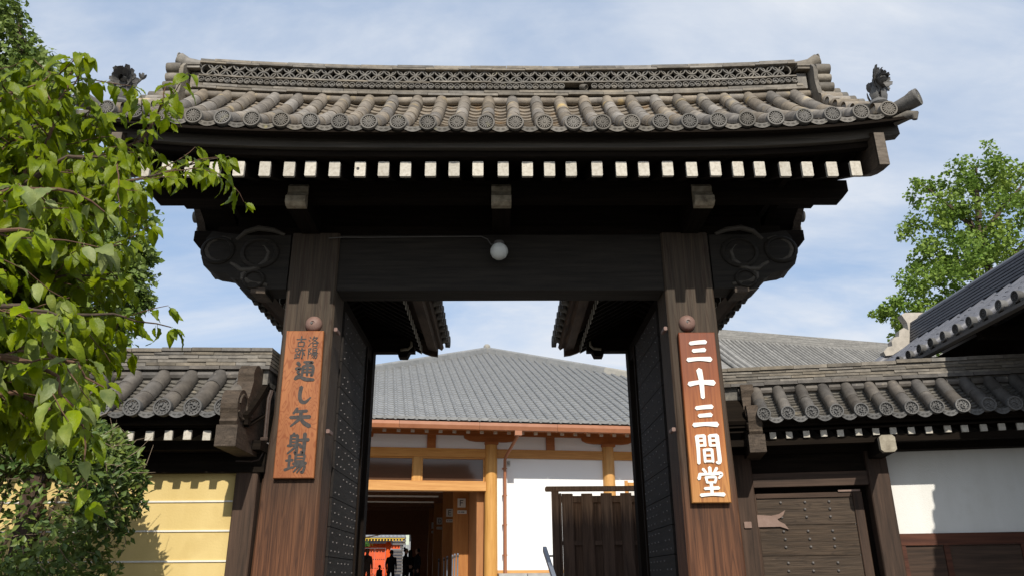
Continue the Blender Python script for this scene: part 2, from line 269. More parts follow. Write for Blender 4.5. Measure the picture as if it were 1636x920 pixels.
# ------------------------------------------------------------------ roof tiles
def roll_mesh(r, L, m, seg=9):
    b = MB(); vs = []; a0 = -0.25
    for (y, rr) in ((-.012, r), (L * .55, r * .985), (L + .03, r * .92)):
        for k in range(seg + 1):
            a = a0 + (pi - 2 * a0) * k / seg; vs.append((rr * cos(a), y, rr * sin(a)))
    n = seg + 1; fs = [(i * n + k, (i + 1) * n + k, (i + 1) * n + k + 1, i * n + k + 1) for i in range(2) for k in range(seg)]
    for k in range(seg + 1):                              # lower lip: thickness ring
        a = a0 + (pi - 2 * a0) * k / seg; vs.append((r * .8 * cos(a), -.012, r * .8 * sin(a)))
    fs += [(k, k + 1, 3 * n + k + 1, 3 * n + k) for k in range(seg)]
    b.add(vs, fs); return b.mesh('round_tile', m, True)
def disc_mesh(r, m, kind):
    """eave disc, face towards -y, centred on origin"""
    b = MB(); f = lambda x, y, h: (x, -h, y)
    b.lathe([(r * .97, -.05), (r * .98, -.02), (r, .010), (r * .97, .016), (r * .81, .016), (r * .79, .0), (r * .02, .0)], 24, f)
    if kind == 'chrysanthemum':
        for k in range(16):
            a = 2 * pi * k / 16; w = .155
            p = lambda rr, aa, h: f(rr * cos(aa), rr * sin(aa), h)
            o_ = [(.17, -.30), (.60, -w), (.71, -w * .75), (.755, 0), (.71, w * .75), (.60, w), (.17, .30)]
            b.add([p(r * q, a + t, .001) for q, t in o_] + [p(r * (.19 + (q - .17) * .93), a + t * .72, .015) for q, t in o_], [(7, 8, 9, 10, 11, 12, 13)] + [(i, i + 1, i + 8, i + 7) for i in range(6)] + [(6, 0, 7, 13)])
        b.lathe([(r * .15, .0), (r * .15, .016), (r * .08, .020), (r * .01, .021)], 8, f)
    else:                                                 # three whirling commas in a ring of beads
        for k in range(3):
            a = 2 * pi * k / 3; pts = []; rad = []
            for j in range(7):
                t = j / 6; aa = a + t * 2.1; rr = r * (.17 + .33 * t); pts.append(f(rr * cos(aa), rr * sin(aa), .008)); rad.append(r * (.15 - .12 * t))
            b.tube(pts, rad, 6)
        for k in range(12):
            a = 2 * pi * k / 12; b.lathe([(r * .07, .004), (r * .06, .014), (r * .01, .017)], 6, lambda x, y, h, a=a: f(x + r * .65 * cos(a), y + r * .65 * sin(a), h))
    return b.mesh('eave_disc', m, True)
class Slope:
    """tiled slope. O: point below the reference line, e: along the eave, n: horizontal, out towards the eave (e = k x n).
       prof: list (d, z) from the eave to the ridge; lift(a) raises the eave ends"""
    def __init__(s, O, n, prof, lift=lambda a: 0.0, lift_top=None):
        s.O = Vector(O); s.n = Vector(n); s.e = K.cross(s.n); s.prof = prof; s.lift = lift; s.lt = lift_top or (lambda a: lift(a) * .6)
        s.L = [0]
        for (d0, z0), (d1, z1) in zip(prof, prof[1:]): s.L.append(s.L[-1] + sqrt((d1 - d0) ** 2 + (z1 - z0) ** 2))
    def dz(s, t):
        l = t * s.L[-1]
        for i in range(len(s.prof) - 1):
            if l <= s.L[i + 1] or i == len(s.prof) - 2:
                q = (l - s.L[i]) / (s.L[i + 1] - s.L[i]); return lerp(s.prof[i][0], s.prof[i + 1][0], q), lerp(s.prof[i][1], s.prof[i + 1][1], q)
    def pos(s, a, t, h=0.0):
        d, z = s.dz(t); d2, z2 = s.dz(min(t + .02, 1.0)) if t < .98 else s.dz(t); d1, z1 = s.dz(max(t - .02, 0))
        tx, tz = d2 - d1, z2 - z1; q = sqrt(tx * tx + tz * tz) or 1
        nn = s.n * (tz / q) + K * (-tx / q)
        return s.O + s.e * a + s.n * d + K * (z + lerp(s.lift(a), s.lt(a), t)) + nn * h
    def frame(s, a, t0, t1, h=0.0):
        p0, p1 = s.pos(a, t0, h), s.pos(a, t1, h); y = (p1 - p0).normalized(); z = s.e.cross(y).normalized()
        return basis(s.e, y, z, p0), (p1 - p0).length
def prof_curve(d0, z0, d1, z1, sag, n=8):
    return [(lerp(d0, d1, i / n), lerp(z0, z1, i / n) - sag * 4 * (i / n) * (1 - i / n)) for i in range(n + 1)]
def tile_slope(sl, parent, rolls, r, nseg, mroll, mface, mpan, dkind, pan_w, exposure=.11, ends=True, part='round_tile', stuff_rolls=False, pan_gap=None, edge_pan=True):
    Ls = sl.L[-1] / nseg; rm = roll_mesh(r, Ls, mroll); dm = disc_mesh(r * (1.16 if dkind == 'chrysanthemum' else 1.06), mface, dkind)
    if stuff_rolls:
        b = MB()
        for a in rolls:
            for i in range(nseg):
                mt, L = sl.frame(a, i / nseg, (i + 1) / nseg); b.add([mt @ v.co for v in rm.vertices], [tuple(p.vertices) for p in rm.polygons])
        o = b.build(part + 's', mroll, parent, True); o['kind'] = 'stuff'
    else:
        for a in rolls:
            for i in range(nseg):
                mt, L = sl.frame(a, i / nseg, (i + 1) / nseg)
                mt = mt @ Matrix.Rotation(random.uniform(-.02, .02), 4, 'Z') @ Matrix.Translation((random.uniform(-.004, .004), 0, random.uniform(-.003, .003)))
                put(part, rm, parent, mt)
    for a in rolls:
        if ends:
            mt, L = sl.frame(a, 0, 1 / nseg); X = sl.e; Zv = (mt.to_3x3() @ Vector((0, 0, 1))); Y = -sl.n
            p = sl.pos(a, 0) + sl.n * .045 - K * .004
            q = basis(X, Y, K, p) @ Matrix.Rotation(random.uniform(-.06, .06), 4, 'X') @ Matrix.Rotation(random.uniform(-.05, .05), 4, 'Z') @ Matrix.Rotation(random.uniform(0, 6.28) if dkind != 'chrysanthemum' else random.uniform(-.1, .1), 4, 'Y')
            put('eave_disc', dm, parent, q)
    # pan tiles: concave courses between neighbouring rolls, each a step above the next
    b = MB(); nc = max(2, int(sl.L[-1] / exposure)); w = pan_w / 2; th = .02; m_ = 7
    gaps = pan_gap if pan_gap is not None else [(x + y) / 2 for x, y in zip(rolls, rolls[1:])]
    for a in gaps:
        for k in range(nc):
            t0, t1 = k / nc, (k + 1) / nc; vs = []
            jit = random.uniform(-.004, .004)
            for row, (t, h) in enumerate(((t0, -.035 + th + jit), (t1, -.035), (t0, -.035 - .004 + jit))):
                for j in range(m_):
                    u = -1 + 2 * j / (m_ - 1); vs.append(sl.pos(a + u * w, t, h - .03 * (1 - u * u)) if row < 2 else sl.pos(a + u * w, t, h - .016 - .03 * (1 - u * u)))
            b.add(vs, [(j, m_ + j, m_ + j + 1, j + 1) for j in range(m_ - 1)] + [(2 * m_ + j, j, j + 1, 2 * m_ + j + 1) for j in range(m_ - 1)])
    o = b.build('pan_tiles', mpan, parent); o['kind'] = 'stuff'
    if edge_pan:                                          # crescent-faced eave pans, one per gap
        b = MB(); vs = []; m_ = 9
        for (y, dzv) in ((-.03, 0.0), (-.03, -.055), (.12, -.02)):
            for j in range(m_): u = -1 + 2 * j / (m_ - 1); vs.append((u * w * .98, y, -.02 - .03 * (1 - u * u) + dzv * (1 - .25 * u * u)))
        b.add(vs, [(m_ + j, m_ + j + 1, j + 1, j) for j in range(m_ - 1)] + [(j, j + 1, 2 * m_ + j + 1, 2 * m_ + j) for j in range(m_ - 1)])
        for j in range(1, m_ - 1):
            u = -1 + 2 * j / (m_ - 1); x = u * w * .98; z = -.045 - .03 * (1 - u * u)
            if j % 2: b.add([(x - .022, -.031, z), (x, -.031, z - .012), (x + .022, -.031, z), (x, -.04, z + .006)], [(0, 1, 3), (1, 2, 3), (2, 0, 3)])
        em = b.mesh('eave_pan_tile', mface, False)
        for a in gaps:
            p = sl.pos(a, 0, -.0) + sl.n * .01; put('eave_pan_tile', em, parent, basis(sl.e, -sl.n, K, p) @ Matrix.Rotation(random.uniform(-.02, .02), 4, 'Y'))
def deck(sl, a0, a1, h0, h1, name, m, parent, n=24, t0=0.0, t1=1.0):
    b = MB(); vs = []; nt_ = 8
    for h in (h0, h1):
        for i in range(n + 1):
            for j in range(nt_ + 1): vs.append(sl.pos(lerp(a0, a1, i / n), lerp(t0, t1, j / nt_), h))
    q = (n + 1) * (nt_ + 1); I = lambda l, i, j: l * q + i * (nt_ + 1) + j; fs = []
    for i in range(n):
        for j in range(nt_):
            fs += [(I(0, i, j), I(0, i, j + 1), I(0, i + 1, j + 1), I(0, i + 1, j)), (I(1, i, j), I(1, i + 1, j), I(1, i + 1, j + 1), I(1, i, j + 1))]
    for i in range(n): fs += [(I(0, i, 0), I(0, i + 1, 0), I(1, i + 1, 0), I(1, i, 0)), (I(0, i, nt_), I(1, i, nt_), I(1, i + 1, nt_), I(0, i + 1, nt_))]
    for j in range(nt_): fs += [(I(0, 0, j), I(1, 0, j), I(1, 0, j + 1), I(0, 0, j + 1)), (I(0, n, j), I(0, n, j + 1), I(1, n, j + 1), I(1, n, j))]
    b.add(vs, fs); return b.build(name, m, parent)
def course(parent, fn, L0, L1, piece, d0, d1, z0, z1, m, name='ridge_tile', off=0.0, tilt=0.012):
    """one course of flat ridge tiles: individual pieces laid end to end. fn(a, d, z) -> point"""
    a = L0 - off * piece; first = True
    while a < L1 - .01:
        x0 = max(a, L0); x1 = min(a + piece - .004, L1); a += piece
        if x1 - x0 < .03: continue
        b = MB(); j = random.uniform(-.004, .004); jd = random.uniform(-.006, .006)
        q = [fn(x0, d0 + jd, z0 + j), fn(x1, d0 + jd, z0 + j - tilt * .3), fn(x1, d1, z0 + tilt), fn(x0, d1, z0 + tilt), fn(x0, d0 + jd, z1 + j), fn(x1, d0 + jd, z1 + j - tilt * .3), fn(x1, d1, z1 + tilt), fn(x0, d1, z1 + tilt)]
        b.hexa(q); b.build(name, m, parent)

# ================================================================== MAIN GATE
gate = thing('temple_gate', 'large dark wooden temple gate with tiled roof, filling the centre', 'gate')
PX, HW = 2.075, .275
for sgn in (-1, 1):
    b = MB(); o_ = .075 if sgn < 0 else .03
    xo, xi = sgn * (PX + HW - .01), sgn * (PX - HW + .008)
    prof = lambda z, ex: [(xi, .0 + .02), (xi - sgn * -.02, .0), (xo + sgn * ex - sgn * .02, .0), (xo + sgn * ex, .02), (xo + sgn * ex, .45), (xi, .45)]
    vs = []; zs = [(0, o_ + .03), (1.6, o_), (2.5, o_ * .8), (3.2, .01), (5.25, 0)]
    for z, ex in zs: vs += [(x, y, z) for x, y in prof(z, ex)]
    n = 6; fs = [(i * n + k, i * n + (k + 1) % n, (i + 1) * n + (k + 1) % n, (i + 1) * n + k) for i in range(len(zs) - 1) for k in range(n)] + [tuple(range(n))[::-1], tuple(range((len(zs) - 1) * n, len(zs) * n))]
    if sgn > 0: fs = [f for f in fs]
    else: fs = [f[::-1] for f in fs]
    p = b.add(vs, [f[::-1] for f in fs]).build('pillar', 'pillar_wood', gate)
    bs = MB(); f = lambda x, y, h, s=sgn: (s * 2.012 + x, -h, 4.172 + y)
    bs.lathe([(.088, -.01), (.09, .012), (.083, .035), (.062, .058), (.03, .07), (.022, .071), (.02, .062), (.002, .06)], 24, f)
    boss = bs.build('iron_boss', 'iron_boss', p, True)
    tri = MB(); tri.lathe([(.016, .06), (.014, .0725), (.001, .074)], 6, lambda x, y, h, s=sgn: (s * 2.012 + x - .012, -h, 4.172 + y)); tri.build('spike', 'wire', p)
    for z in (4.10, 3.02):
        MB().cbox(xi - sgn * .045 - .018, xi - sgn * .045 + .018, -.06, .10, z - .02, z + .02, .006).build('peg', 'iron_boss', p)
    MB().vbox(min(xi, xo) - .08, max(xi, xo) + .08, -.08, .53, -.05, .3, .03).build('plinth', 'stone', p)
b = MB().cbox(-PX + HW - .02, PX - HW + .02, .035, .37, 4.572, 5.24, .02); b.build('crossbeam', 'beam_wood', gate)
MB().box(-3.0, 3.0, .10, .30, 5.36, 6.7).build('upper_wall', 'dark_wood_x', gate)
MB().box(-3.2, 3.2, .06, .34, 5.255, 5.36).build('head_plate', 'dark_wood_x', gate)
# carved beam ends outside the pillars
NP = [(2.36, 5.24), (2.85, 5.24), (3.12, 5.27), (3.25, 5.29), (3.31, 5.20), (3.315, 5.085), (3.335, 4.97), (3.30, 4.875), (3.24, 4.825), (3.18, 4.80), (3.11, 4.79), (3.03, 4.775), (2.985, 4.73), (2.94, 4.705), (2.88, 4.70), (2.885, 4.65), (2.865, 4.60), (2.82, 4.57), (2.74, 4.558), (2.58, 4.546), (2.575, 4.59), (2.36, 4.59)]
cx = lambda c: (2.40 + .00112 * c[0], 5.569 - .00124 * c[1])
SC = [[(370, 410), (300, 372), (220, 380), (170, 440), (190, 520), (250, 575), (340, 605), (430, 600), (490, 560), (540, 535)],
      [(570, 480), (610, 518), (680, 528), (750, 495), (790, 420), (770, 350), (710, 310), (640, 292), (560, 310)],
      [(150, 748), (260, 728), (350, 712), (400, 680), (405, 645), (375, 630)],
      [(30, 260), (150, 215), (300, 195), (420, 230), (510, 310)]]
for sgn in (-1, 1):
    pts = [(sgn * x, z) for x, z in NP]; pts = pts if sgn > 0 else pts[::-1]
    nz = MB().prism(pts[::-1], lambda a, c, d: (a, d, c), .03, .33).build('carved_beam_end', 'beam_wood', gate)
    for cx0, cz0, rr0 in ((2.69, 5.02, .17), (3.16, 5.05, .15), (2.72, 4.70, .10)):
        b = MB(); b.lathe([(rr0 * 1.12, -.01), (rr0 * 1.1, .02), (rr0, .034), (rr0 * .88, .034), (rr0 * .82, .012), (rr0 * .5, .022), (.004, .026)], 22, lambda x, y, h, q=sgn: (q * (cx0 + x * 1.15), .03 - h, cz0 + y)); b.build('carved_lobe', 'beam_wood', nz, True)
    for c in SC:
        q = [cx(t) for t in c]; b = MB(); n = len(q)
        b.tube([(sgn * x, .034, z) for x, z in q], [.012 + .022 * sin(pi * (i + .6) / (n + .2)) for i in range(n)], 8)
        b.build('scroll', 'fascia_wood', nz, True)  # paler wood than the beam end, standing in for lit carved edges
    b = MB().prism([(sgn * x, z) for x, z in ([(2.58, 4.536), (2.74, 4.545), (2.74, 4.615), (2.585, 4.60)])][::sgn], lambda a, c, d: (a, d, c), .012, .31); b.build('scroll_tip', 'bracket_wood', nz)
# arms, purlin, rafters, soffit, fascia
AR = [(-1.0, 5.37), (-1.035, 5.33), (-1.03, 5.27), (-1.06, 5.22), (-1.10, 5.19), (-1.105, 5.12), (-1.06, 5.09), (-1.0, 5.085)]
for x in (-2.135, .005, 2.135):
    a = MB().prism([(-1.0, 5.37), (-1.0, 5.085), (-.36, 5.085), (-.36, 5.36)], lambda p, q, d, x=x: (x + d, p + .37, q + .155), -.1, .1).build('support_arm', 'dark_wood_y', gate)
    MB().prism(AR, lambda p, q, d, x=x: (x + d, p + .37, q + .155), -.104, .104).build('painted_end', 'cream_end', a)
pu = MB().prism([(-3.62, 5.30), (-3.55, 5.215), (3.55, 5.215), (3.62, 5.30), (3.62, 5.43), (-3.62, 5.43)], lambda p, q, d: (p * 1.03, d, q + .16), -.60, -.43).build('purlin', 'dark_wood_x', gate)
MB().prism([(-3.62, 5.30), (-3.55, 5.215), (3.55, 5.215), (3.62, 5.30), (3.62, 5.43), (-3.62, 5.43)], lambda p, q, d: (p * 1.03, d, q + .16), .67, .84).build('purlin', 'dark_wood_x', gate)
RS = .45
rz = lambda y, s=1: 5.39 + (abs(y - .12) * -1 + 1.32) * RS
rafter_me = {}
def rafter(y0, y1, z0, z1): return MB().hexa([(-.053, y0, z0 - .078), (.053, y0, z0 - .078), (.053, y1, z1 - .086), (-.053, y1, z1 - .086), (-.053, y0, z0 + .078), (.053, y0, z0 + .078), (.053, y1, z1 + .086), (-.053, y1, z1 + .086)]).mesh('rafter', 'dark_wood_y')
fr = rafter(-1.2, .1, 5.39, 5.39 + 1.3 * RS); rr = rafter(1.44, .14, 5.39, 5.39 + 1.3 * RS)
endm = MB().cbox(-.0535, .0535, -1.2045, -1.17, 5.310, 5.470, .006).mesh('painted_end', 'white_end')
knot = MB(); knot.lathe([(.016, .0), (.015, .006), (.001, .007)], 10, lambda x, y, h: (x - .02, -1.203 - h, 5.395 + y)); knot = knot.mesh('nail_hole', 'sign_ink')
for i in range(-15, 16):
    x = .012 + .2345 * i + random.uniform(-.007, .007)
    m_ = Matrix.Translation((x, 0, random.uniform(-.004, .004))) @ Matrix.Rotation(random.uniform(-.012, .012), 4, 'Z')
    o = put('rafter', fr, gate, m_); put('painted_end', endm, o)
    if i == -6: put('nail_hole', knot, o)
    if abs(i) % 2 == 0: put('rafter', rr, gate, Matrix.Translation((x, 0, 0)))
sori = lambda a: .165 * (abs(a) / 3.87) ** 3
soft = lambda a: .16 * (abs(a) / 4.0) ** 4.3
RZ = 7.0
for sgn in (-1, 1): MB().box(min(sgn * 3.2, sgn * 3.61), max(sgn * 3.2, sgn * 3.61), -1.12, .1, 5.60, 5.85).build('eave_filler', 'dark_wood_x', gate)
fs_ = Slope((0, .12, 0), (0, -1, 0), prof_curve(1.55, 5.749, .17, RZ - .03, .10), sori, lambda a: .10 * (abs(a) / 3.75) ** 2.5)
rs_ = Slope((0, .12, 0), (0, 1, 0), prof_curve(1.55, 5.749, .17, RZ - .03, .10), sori, lambda a: .10 * (abs(a) / 3.75) ** 2.5)
def strip(name, m, sec, x0, x1, lift, n=30, parent=gate):
    """long member with YZ section `sec`, following the eave curve"""
    b = MB(); k = len(sec); vs = []
    for i in range(n + 1):
        x = lerp(x0, x1, i / n); vs += [(x, y, z + lift(x)) for y, z in sec]
    fsx = [(i * k + j, (i + 1) * k + j, (i + 1) * k + (j + 1) % k, i * k + (j + 1) % k) for i in range(n) for j in range(k)] + [tuple(range(k)), tuple(range(n * k, (n + 1) * k))[::-1]]
    return b.add(vs, fsx).build(name, m, parent)
strip('fascia', 'fascia_wood', [(-1.31, 5.566), (-1.295, 5.70), (-1.20, 5.70), (-1.20, 5.566)], -3.99, 3.99, soft)
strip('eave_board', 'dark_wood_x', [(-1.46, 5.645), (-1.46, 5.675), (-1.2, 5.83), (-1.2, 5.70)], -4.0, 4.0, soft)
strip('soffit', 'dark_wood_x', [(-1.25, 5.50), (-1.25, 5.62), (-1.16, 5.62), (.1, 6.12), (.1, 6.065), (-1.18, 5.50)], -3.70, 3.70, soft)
strip('soffit', 'dark_wood_x', [(1.64, 5.475), (1.64, 5.50), (1.42, 5.535), (.14, 6.09), (.14, 6.065), (1.42, 5.49)][::-1], -3.68, 3.68, lambda x: 0)
strip('fascia', 'beam_wood', [(1.55, 5.566), (1.535, 5.70), (1.44, 5.70), (1.44, 5.566)][::-1], -3.99, 3.99, soft)
roof = bpy.data.objects.new('roof', None); COL.objects.link(roof); roof.parent = gate
deck(fs_, -3.98, 3.98, -.15, -.075, 'roof_deck', 'dark_wood_x', roof); deck(rs_, -3.98, 3.98, -.15, -.075, 'roof_deck', 'dark_wood_x', roof)
rolls = [.1415 + .2835 * (i - 14) for i in range(28)]
tile_slope(fs_, roof, rolls, .074, 6, 'tile', 'tile_face', 'tile_pan', 'chrysanthemum', .205, .145)
tile_slope(rs_, roof, rolls, .074, 6, 'tile', 'tile_face', 'tile_pan', 'chrysanthemum', .175, .30, ends=False, stuff_rolls=True, edge_pan=False, part='rear_round_tile')
# verge: short rolls pointing out over the gables, each with its disc
vr = roll_mesh(.075, .26, 'tile'); vd = disc_mesh(.078, 'tile_face', 'chrysanthemum')
for sgn in (-1, 1):
    for sl_, rear in ((fs_, 0), (rs_, 1)):
        a = sgn * 3.99 * (1 if not rear else -1)
        for i in range(8):
            p = sl_.pos(a, (i + .55) / 8, .0); X = Vector((0, sgn, 0))
            Y = Vector((-sgn, 0, 0)); Z = Vector((0, 0, 1))
            tn = (sl_.pos(a, min((i + 1.2) / 8, 1)) - sl_.pos(a, i / 8)).normalized(); X2 = tn if (tn.y * sgn > 0) else -tn; Z2 = X2.cross(Y).normalized()
            q = basis(X2, Y, Z2, p + Vector((sgn * .05, 0, 0))); put('verge_tile', vr, roof, q)
            put('verge_disc', vd, roof, basis(X2, Y, Z2, p + Vector((sgn * .06, 0, 0))))
    # corner tile with a broad horn and disc
    base = fs_.pos(sgn * 3.92, .06, -.01); ax = Vector((sgn * .66, -.74, .07)).normalized(); X = K.cross(-ax).normalized() * -1; X = (-ax).cross(K).normalized(); Z = X.cross(-ax).normalized()
    b = MB(); b.tube([base - ax * .15, base + ax * .06, base + ax * .18, base + ax * .27 + K * .015], [.062, .068, .08, .092], 14); b.build('corner_tile', 'tile_face', roof, True)
    put('corner_disc', disc_mesh(.088, 'tile_face', 'chrysanthemum'), roof, basis(X, -ax, Z, base + ax * .275 + K * .015))
    b = MB(); q = base + ax * .16 - K * .13; b.tube([q - ax * .14, q, q + ax * .06 - K * .03, q + ax * .05 - K * .075], [.05, .05, .045, .025], 10); b.build('corner_drop', 'tile_face', roof, True)
    # gable board following the slope front and back, with a pale sawn end
    for sl_, fb in ((fs_, -1), (rs_, 1)):
        b = MB(); vs = []; n = 12
        for i in range(n + 1):
            t = i / n; p = sl_.pos(0, t, -.16); zz = min(p.z, 5.62 + 1.6 * t) + sori(3.7) * .55 * (1 - t); yy = lerp(.12 + fb * 1.50, .12, t)
            for x in (3.68, 3.78): vs += [(sgn * x, yy, zz - .005), (sgn * x, yy, zz - .36 - .20 * sin(pi * min(1, t * 1.3)))]
        fsx = [(4 * i + a_, 4 * i + 4 + a_, 4 * i + 4 + b_2, 4 * i + b_2) for i in range(n) for a_, b_2 in ((0, 1), (1, 3), (3, 2), (2, 0))] + [(0, 1, 3, 2), (4 * n, 4 * n + 2, 4 * n + 3, 4 * n + 1)]
        gb = b.add(vs, fsx).build('gable_board', 'bracket_wood', gate)
        v0 = [Vector(v) for v in vs[:4]]; off = Vector((0, fb * .012, 0))
        MB().hexa([v0[1] + off, v0[3] + off, v0[3] - off, v0[1] - off, v0[0] + off, v0[2] + off, v0[2] - off, v0[0] - off]).build('sawn_end', 'weathered_wood', gb)
    b = MB(); vs = []
    b.prism([(-1.0, 5.5), (1.24, 5.5), (.9, 6.1), (.12, 6.75), (-.7, 6.1)], lambda p, q, d, s=sgn: (s * (3.0 + d), p, q), -.03, .03).build('gable_wall', 'dark_wood_y', gate)

# ---- ridge of the main roof
ridge = bpy.data.objects.new('ridge', None); COL.objects.link(ridge); ridge.parent = gate; ridge.location.z = -.05
rl = lambda x: .115 * (abs(x) / 3.75) ** 2.4
RF = lambda a, d, z: (a, d, z + rl(a))
strip('ridge_core', 'clay', [(-.03, 6.93), (-.03, 7.15), (-.015, 7.15), (-.015, 7.41), (.255, 7.41), (.27, 6.93)][::-1], -3.64, 3.64, rl, parent=ridge)
strip('ridge_recess', 'dark_wood_x', [(-.03, 7.13), (-.03, 7.40), (-.016, 7.40), (-.016, 7.13)][::-1], -3.62, 3.62, rl, parent=ridge)
gt = MB(); gt.tube([(-.085, 0, 0), (.085, 0, 0)], [.05, .05], 10); gt = gt.mesh('gap_tile', 'tile', True)
for x, y in zip(rolls, rolls[1:]):
    a = (x + y) / 2
    if abs(a) < 3.75: put('gap_tile', gt, ridge, Matrix.Translation((a, -.075, 6.985 + rl(a))) @ Matrix.Rotation(random.uniform(-.06, .06), 4, 'Y'))
course(ridge, RF, -3.68, 3.68, .42, -.13, .37, 7.048, 7.078, 'ridge_tile', off=.3)
course(ridge, RF, -3.66, 3.66, .42, -.12, .36, 7.086, 7.118, 'ridge_tile', off=.75)
course(ridge, RF, -3.62, 3.62, .37, -.135, .375, 7.218, 7.236, 'ridge_tile', off=.5)
course(ridge, RF, -3.62, 3.62, .40, -.15, .39, 7.392, 7.414, 'ridge_tile', off=.2)
course(ridge, RF, -3.62, 3.62, .44, -.14, .38, 7.42, 7.452, 'ridge_tile', off=.6)
capm = MB(); capm.tube([(-.2, 0, 0), (.2, 0, 0)], [.085, .08], 14); capm = capm.mesh('cap_tile', 'ridge_tile', True)
for i in range(19):
    a = -3.42 + .38 * i; put('cap_tile', capm, ridge, Matrix.Translation((a, .12, 7.445 + rl(a))) @ Matrix.Rotation(-.02 * a / 3.7 * 2.4, 4, 'Y'))
b = MB(); b.lathe([(.0375, -.07), (.0385, .006), (.0365, .010), (.029, .010), (.0275, -.006), (.015, -.006), (.012, .002), (.001, .003)], 14, lambda x, y, h: (x, -h, y)); dmini = b.mesh('round_end', 'tile_face', True)
missing = {56, 57, 58, 59}
k = 0; x = -3.58
while x < 3.59:
    if k not in missing:
        put('round_end', dmini, ridge, Matrix.Translation((x + random.uniform(-.003, .003), -.126 + random.uniform(-.005, .003), 7.168 + rl(x) + random.uniform(-.003, .003))) @ Matrix.Rotation(random.uniform(-.08, .08), 4, 'Z'))
    elif k == 58: put('broken_piece', dmini, ridge, Matrix.Translation((x + .05, -.12, 7.155 + rl(x))) @ Matrix.Rotation(.9, 4, 'Z') @ Matrix.Rotation(.5, 4, 'X'))
    x += .0785; k += 1
def ring_part(a0, a1, n, name):
    b = MB(); vs = []; full = a1 - a0 > 6.2; m_ = n if full else n + 1
    for r_, y_ in ((.078, .03), (.078, -.02), (.064, -.02), (.064, .03)):
        for j in range(m_): a = a0 + (a1 - a0) * j / n; vs.append((r_ * cos(a), y_, r_ * sin(a)))
    b.add(vs, [(i * m_ + j, ((i + 1) % 4) * m_ + j, ((i + 1) % 4) * m_ + (j + 1) % m_, i * m_ + (j + 1) % m_) for i in range(4) for j in range(n)]); return b.mesh(name, 'tile_face', True)
ringm = ring_part(0, 2 * pi, 18, 'lattice_ring'); arcU = ring_part(0, pi, 9, 'lattice_arc'); arcD = ring_part(pi, 2 * pi, 9, 'lattice_arc')
x = -3.53
while x < 3.54:
    J = lambda: random.uniform(-.004, .004)
    put('lattice_ring', ringm, ridge, Matrix.Translation((x + J(), -.098 + J(), 7.313 + rl(x) + J() * .5)))
    if x < 3.4:
        put('lattice_arc', arcU, ridge, Matrix.Translation((x + .076 + J(), -.102 + J(), 7.237 + rl(x))) @ Matrix.Rotation(J() * 5, 4, 'Y')); put('lattice_arc', arcD, ridge, Matrix.Translation((x + .076 + J(), -.103 + J(), 7.390 + rl(x))) @ Matrix.Rotation(J() * 5, 4, 'Y'))
    x += .152
# ridge ends: end tile slab with stacked rolls, chevron courses and a horn
for sgn in (-1, 1):
    e = bpy.data.objects.new('ridge_end', None); COL.objects.link(e); e.parent = gate; e.location.z = -.05
    X = lambda x: sgn * (x - .14)
    MB().box(min(X(3.75), X(3.86)), max(X(3.75), X(3.86)), -.10, .34, 7.17, 7.38).build('hatched_block', 'ridge_tile', e)
    for dzb in (.41, .455):
        b = MB(); q = [(-.18, 0), (.12, .065), (.42, 0), (.42, -.025), (.12, .035), (-.18, -.025)]
        b.prism(q[::-1], lambda p, z, d, zz=dzb: (X(3.74 + d), p, 7.01 + zz + z), 0, .19); b.build('chevron_tile', 'ridge_tile', e)
    slab = [(-.26, 7.28), (-.20, 7.36), (.44, 7.36), (.50, 7.28), (.50, 7.05), (.56, 6.9), (.50, 6.74), (-.24, 6.74), (-.34, 6.80), (-.27, 6.92), (-.24, 7.1)]
    MB().prism(slab, lambda p, z, d: (X(3.89 + d), p, z + .08), 0, .05).build('end_slab', 'ridge_tile', e)
    for j, (zz, r_, L_) in enumerate(((7.36, .072, .17), (7.23, .06, .165), (7.11, .062, .18), (6.98, .058, .18), (6.86, .062, .24))):
        b = MB(); b.tube([(X(3.93), -.2, zz), (X(3.93 + L_ * .5), -.2, zz), (X(3.93 + L_), -.2, zz)], [r_ * .92, r_, r_ * .96], 14)
        b.build('end_roll', 'ridge_tile', e, True)
    MB().box(min(X(3.94), X(4.03)), max(X(3.94), X(4.03)), -.15, .4, 6.80, 7.40).build('end_body', 'tile_face', e)
    b = MB(); b.tube([(X(3.62), -.02, 7.52), (X(3.80), -.02, 7.53), (X(3.95), -.02, 7.56), (X(4.06), -.02, 7.62)], [.062, .07, .076, .09], 14)
    b.lathe([(.09, 0), (.09, .01), (.074, .012), (.072, .004), (.01, .006)], 14, lambda x, y, h: (X(4.06 + h * .9), -.02 + x, 7.62 + y + h * .4)); b.build('horn_tile', 'ridge_tile', e, True)
    b = MB(); b.tube([(X(4.0), .5, 6.9), (X(4.17), .5, 6.93), (X(4.26), .5, 6.96)], [.06, .065, .08], 12); b.build('end_roll', 'tile_face', e, True)
